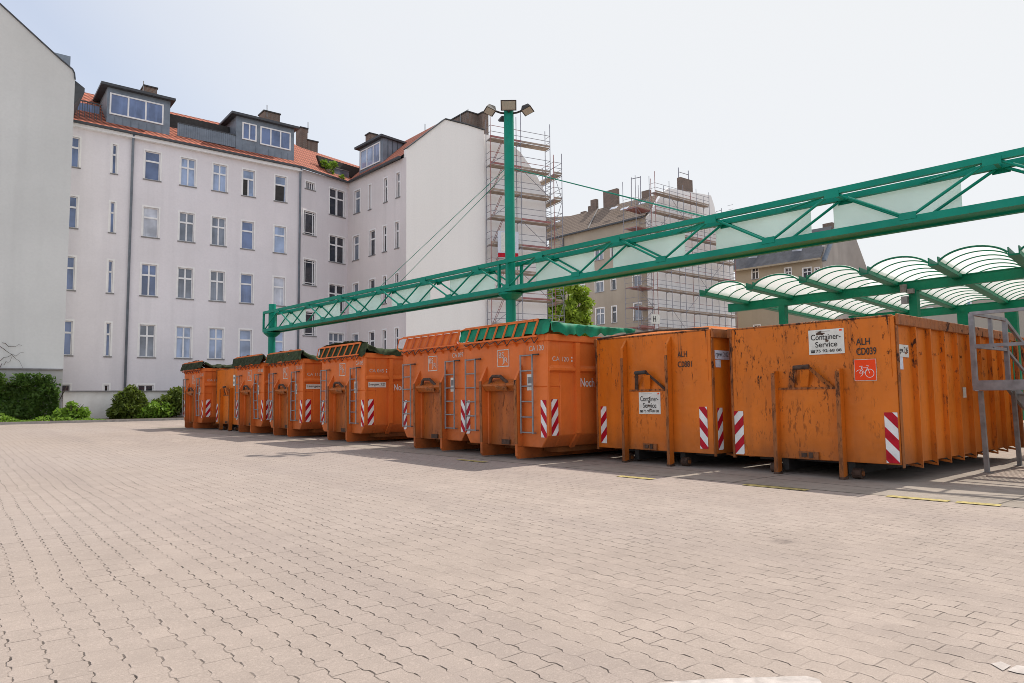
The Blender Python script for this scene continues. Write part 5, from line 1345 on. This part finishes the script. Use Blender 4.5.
# summer haze: the sky whitens towards the sun and towards the horizon; extra brightness added behind the camera
tcw = nt.nodes.new('ShaderNodeTexCoord'); dot = nt.nodes.new('ShaderNodeVectorMath'); dot.operation = 'DOT_PRODUCT'
nrm = nt.nodes.new('ShaderNodeVectorMath'); nrm.operation = 'NORMALIZE'; nt.links.new(tcw.outputs['Generated'], nrm.inputs[0])
nt.links.new(nrm.outputs[0], dot.inputs[0]); dot.inputs[1].default_value = sd
rmp = nt.nodes.new('ShaderNodeValToRGB'); e = rmp.color_ramp.elements; e[0].position = .0; e[0].color = (.55, .55, .55, 1); e[1].position = .92; e[1].color = (1, 1, 1, 1)
for p_, c_ in ((.28, .42), (.42, .45), (.50, .68), (.62, .9), (.78, .96)):
    q_ = e.new(p_); q_.color = (c_, c_, c_, 1)
nt.links.new(dot.outputs['Value'], rmp.inputs[0])
spz = nt.nodes.new('ShaderNodeSeparateXYZ'); nt.links.new(nrm.outputs[0], spz.inputs[0])
rz = nt.nodes.new('ShaderNodeValToRGB'); e = rz.color_ramp.elements; e[0].position = .0; e[0].color = (.92, .92, .92, 1); e[1].position = .47; e[1].color = (0, 0, 0, 1)
nt.links.new(spz.outputs[2], rz.inputs[0])
mxm = nt.nodes.new('ShaderNodeMath'); mxm.operation = 'MAXIMUM'; nt.links.new(rmp.outputs[0], mxm.inputs[0]); nt.links.new(rz.outputs[0], mxm.inputs[1])
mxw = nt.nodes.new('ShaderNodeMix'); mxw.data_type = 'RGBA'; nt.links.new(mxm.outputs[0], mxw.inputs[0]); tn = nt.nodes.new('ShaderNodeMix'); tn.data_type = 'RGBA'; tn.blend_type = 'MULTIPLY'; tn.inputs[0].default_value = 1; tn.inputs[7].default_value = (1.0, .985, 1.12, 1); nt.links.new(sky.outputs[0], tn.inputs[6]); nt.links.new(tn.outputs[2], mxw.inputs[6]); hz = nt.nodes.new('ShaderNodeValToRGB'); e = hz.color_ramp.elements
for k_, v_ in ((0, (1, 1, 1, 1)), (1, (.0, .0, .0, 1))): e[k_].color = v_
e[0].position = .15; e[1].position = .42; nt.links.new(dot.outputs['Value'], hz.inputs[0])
hzm = nt.nodes.new('ShaderNodeMix'); hzm.data_type = 'RGBA'; nt.links.new(hz.outputs[0], hzm.inputs[0]); hzm.inputs[6].default_value = (5.8, 5.92, 6.05, 1); hzm.inputs[7].default_value = (8.2, 8.3, 8.9, 1)  # sky made brighter away from the sun, added to lift the shaded facades
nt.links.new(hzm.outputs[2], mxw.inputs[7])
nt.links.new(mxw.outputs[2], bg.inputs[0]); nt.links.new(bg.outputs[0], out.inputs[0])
lt = bpy.data.lights.new('sun', 'SUN'); lt.energy = 4.3; lt.angle = rad(.53); lt.color = (1, .93, .83)
so = bpy.data.objects.new('sun', lt); COL.objects.link(so); so.rotation_euler = sd.to_track_quat('Z', 'Y').to_euler(); so.location = (30, 0, 60)
cam = bpy.data.cameras.new('camera'); co = bpy.data.objects.new('camera', cam); COL.objects.link(co)
cam.sensor_width = 36; cam.lens = FPX/1024*36; cam.clip_end = 3000; cam.clip_start = .05
m = Matrix.Identity(4)
for i in range(3): m[i][0] = RGT[i]; m[i][1] = UPV[i]; m[i][2] = -FWD[i]; m[i][3] = EYE[i]
co.matrix_world = m; S.camera = co
S.view_settings.view_transform = 'Standard'; S.view_settings.look = 'None'; S.view_settings.exposure = 0
S.cycles.use_denoising = True
S.cycles.filter_width = .9
S.cycles.max_bounces = 8; S.cycles.transparent_max_bounces = 16
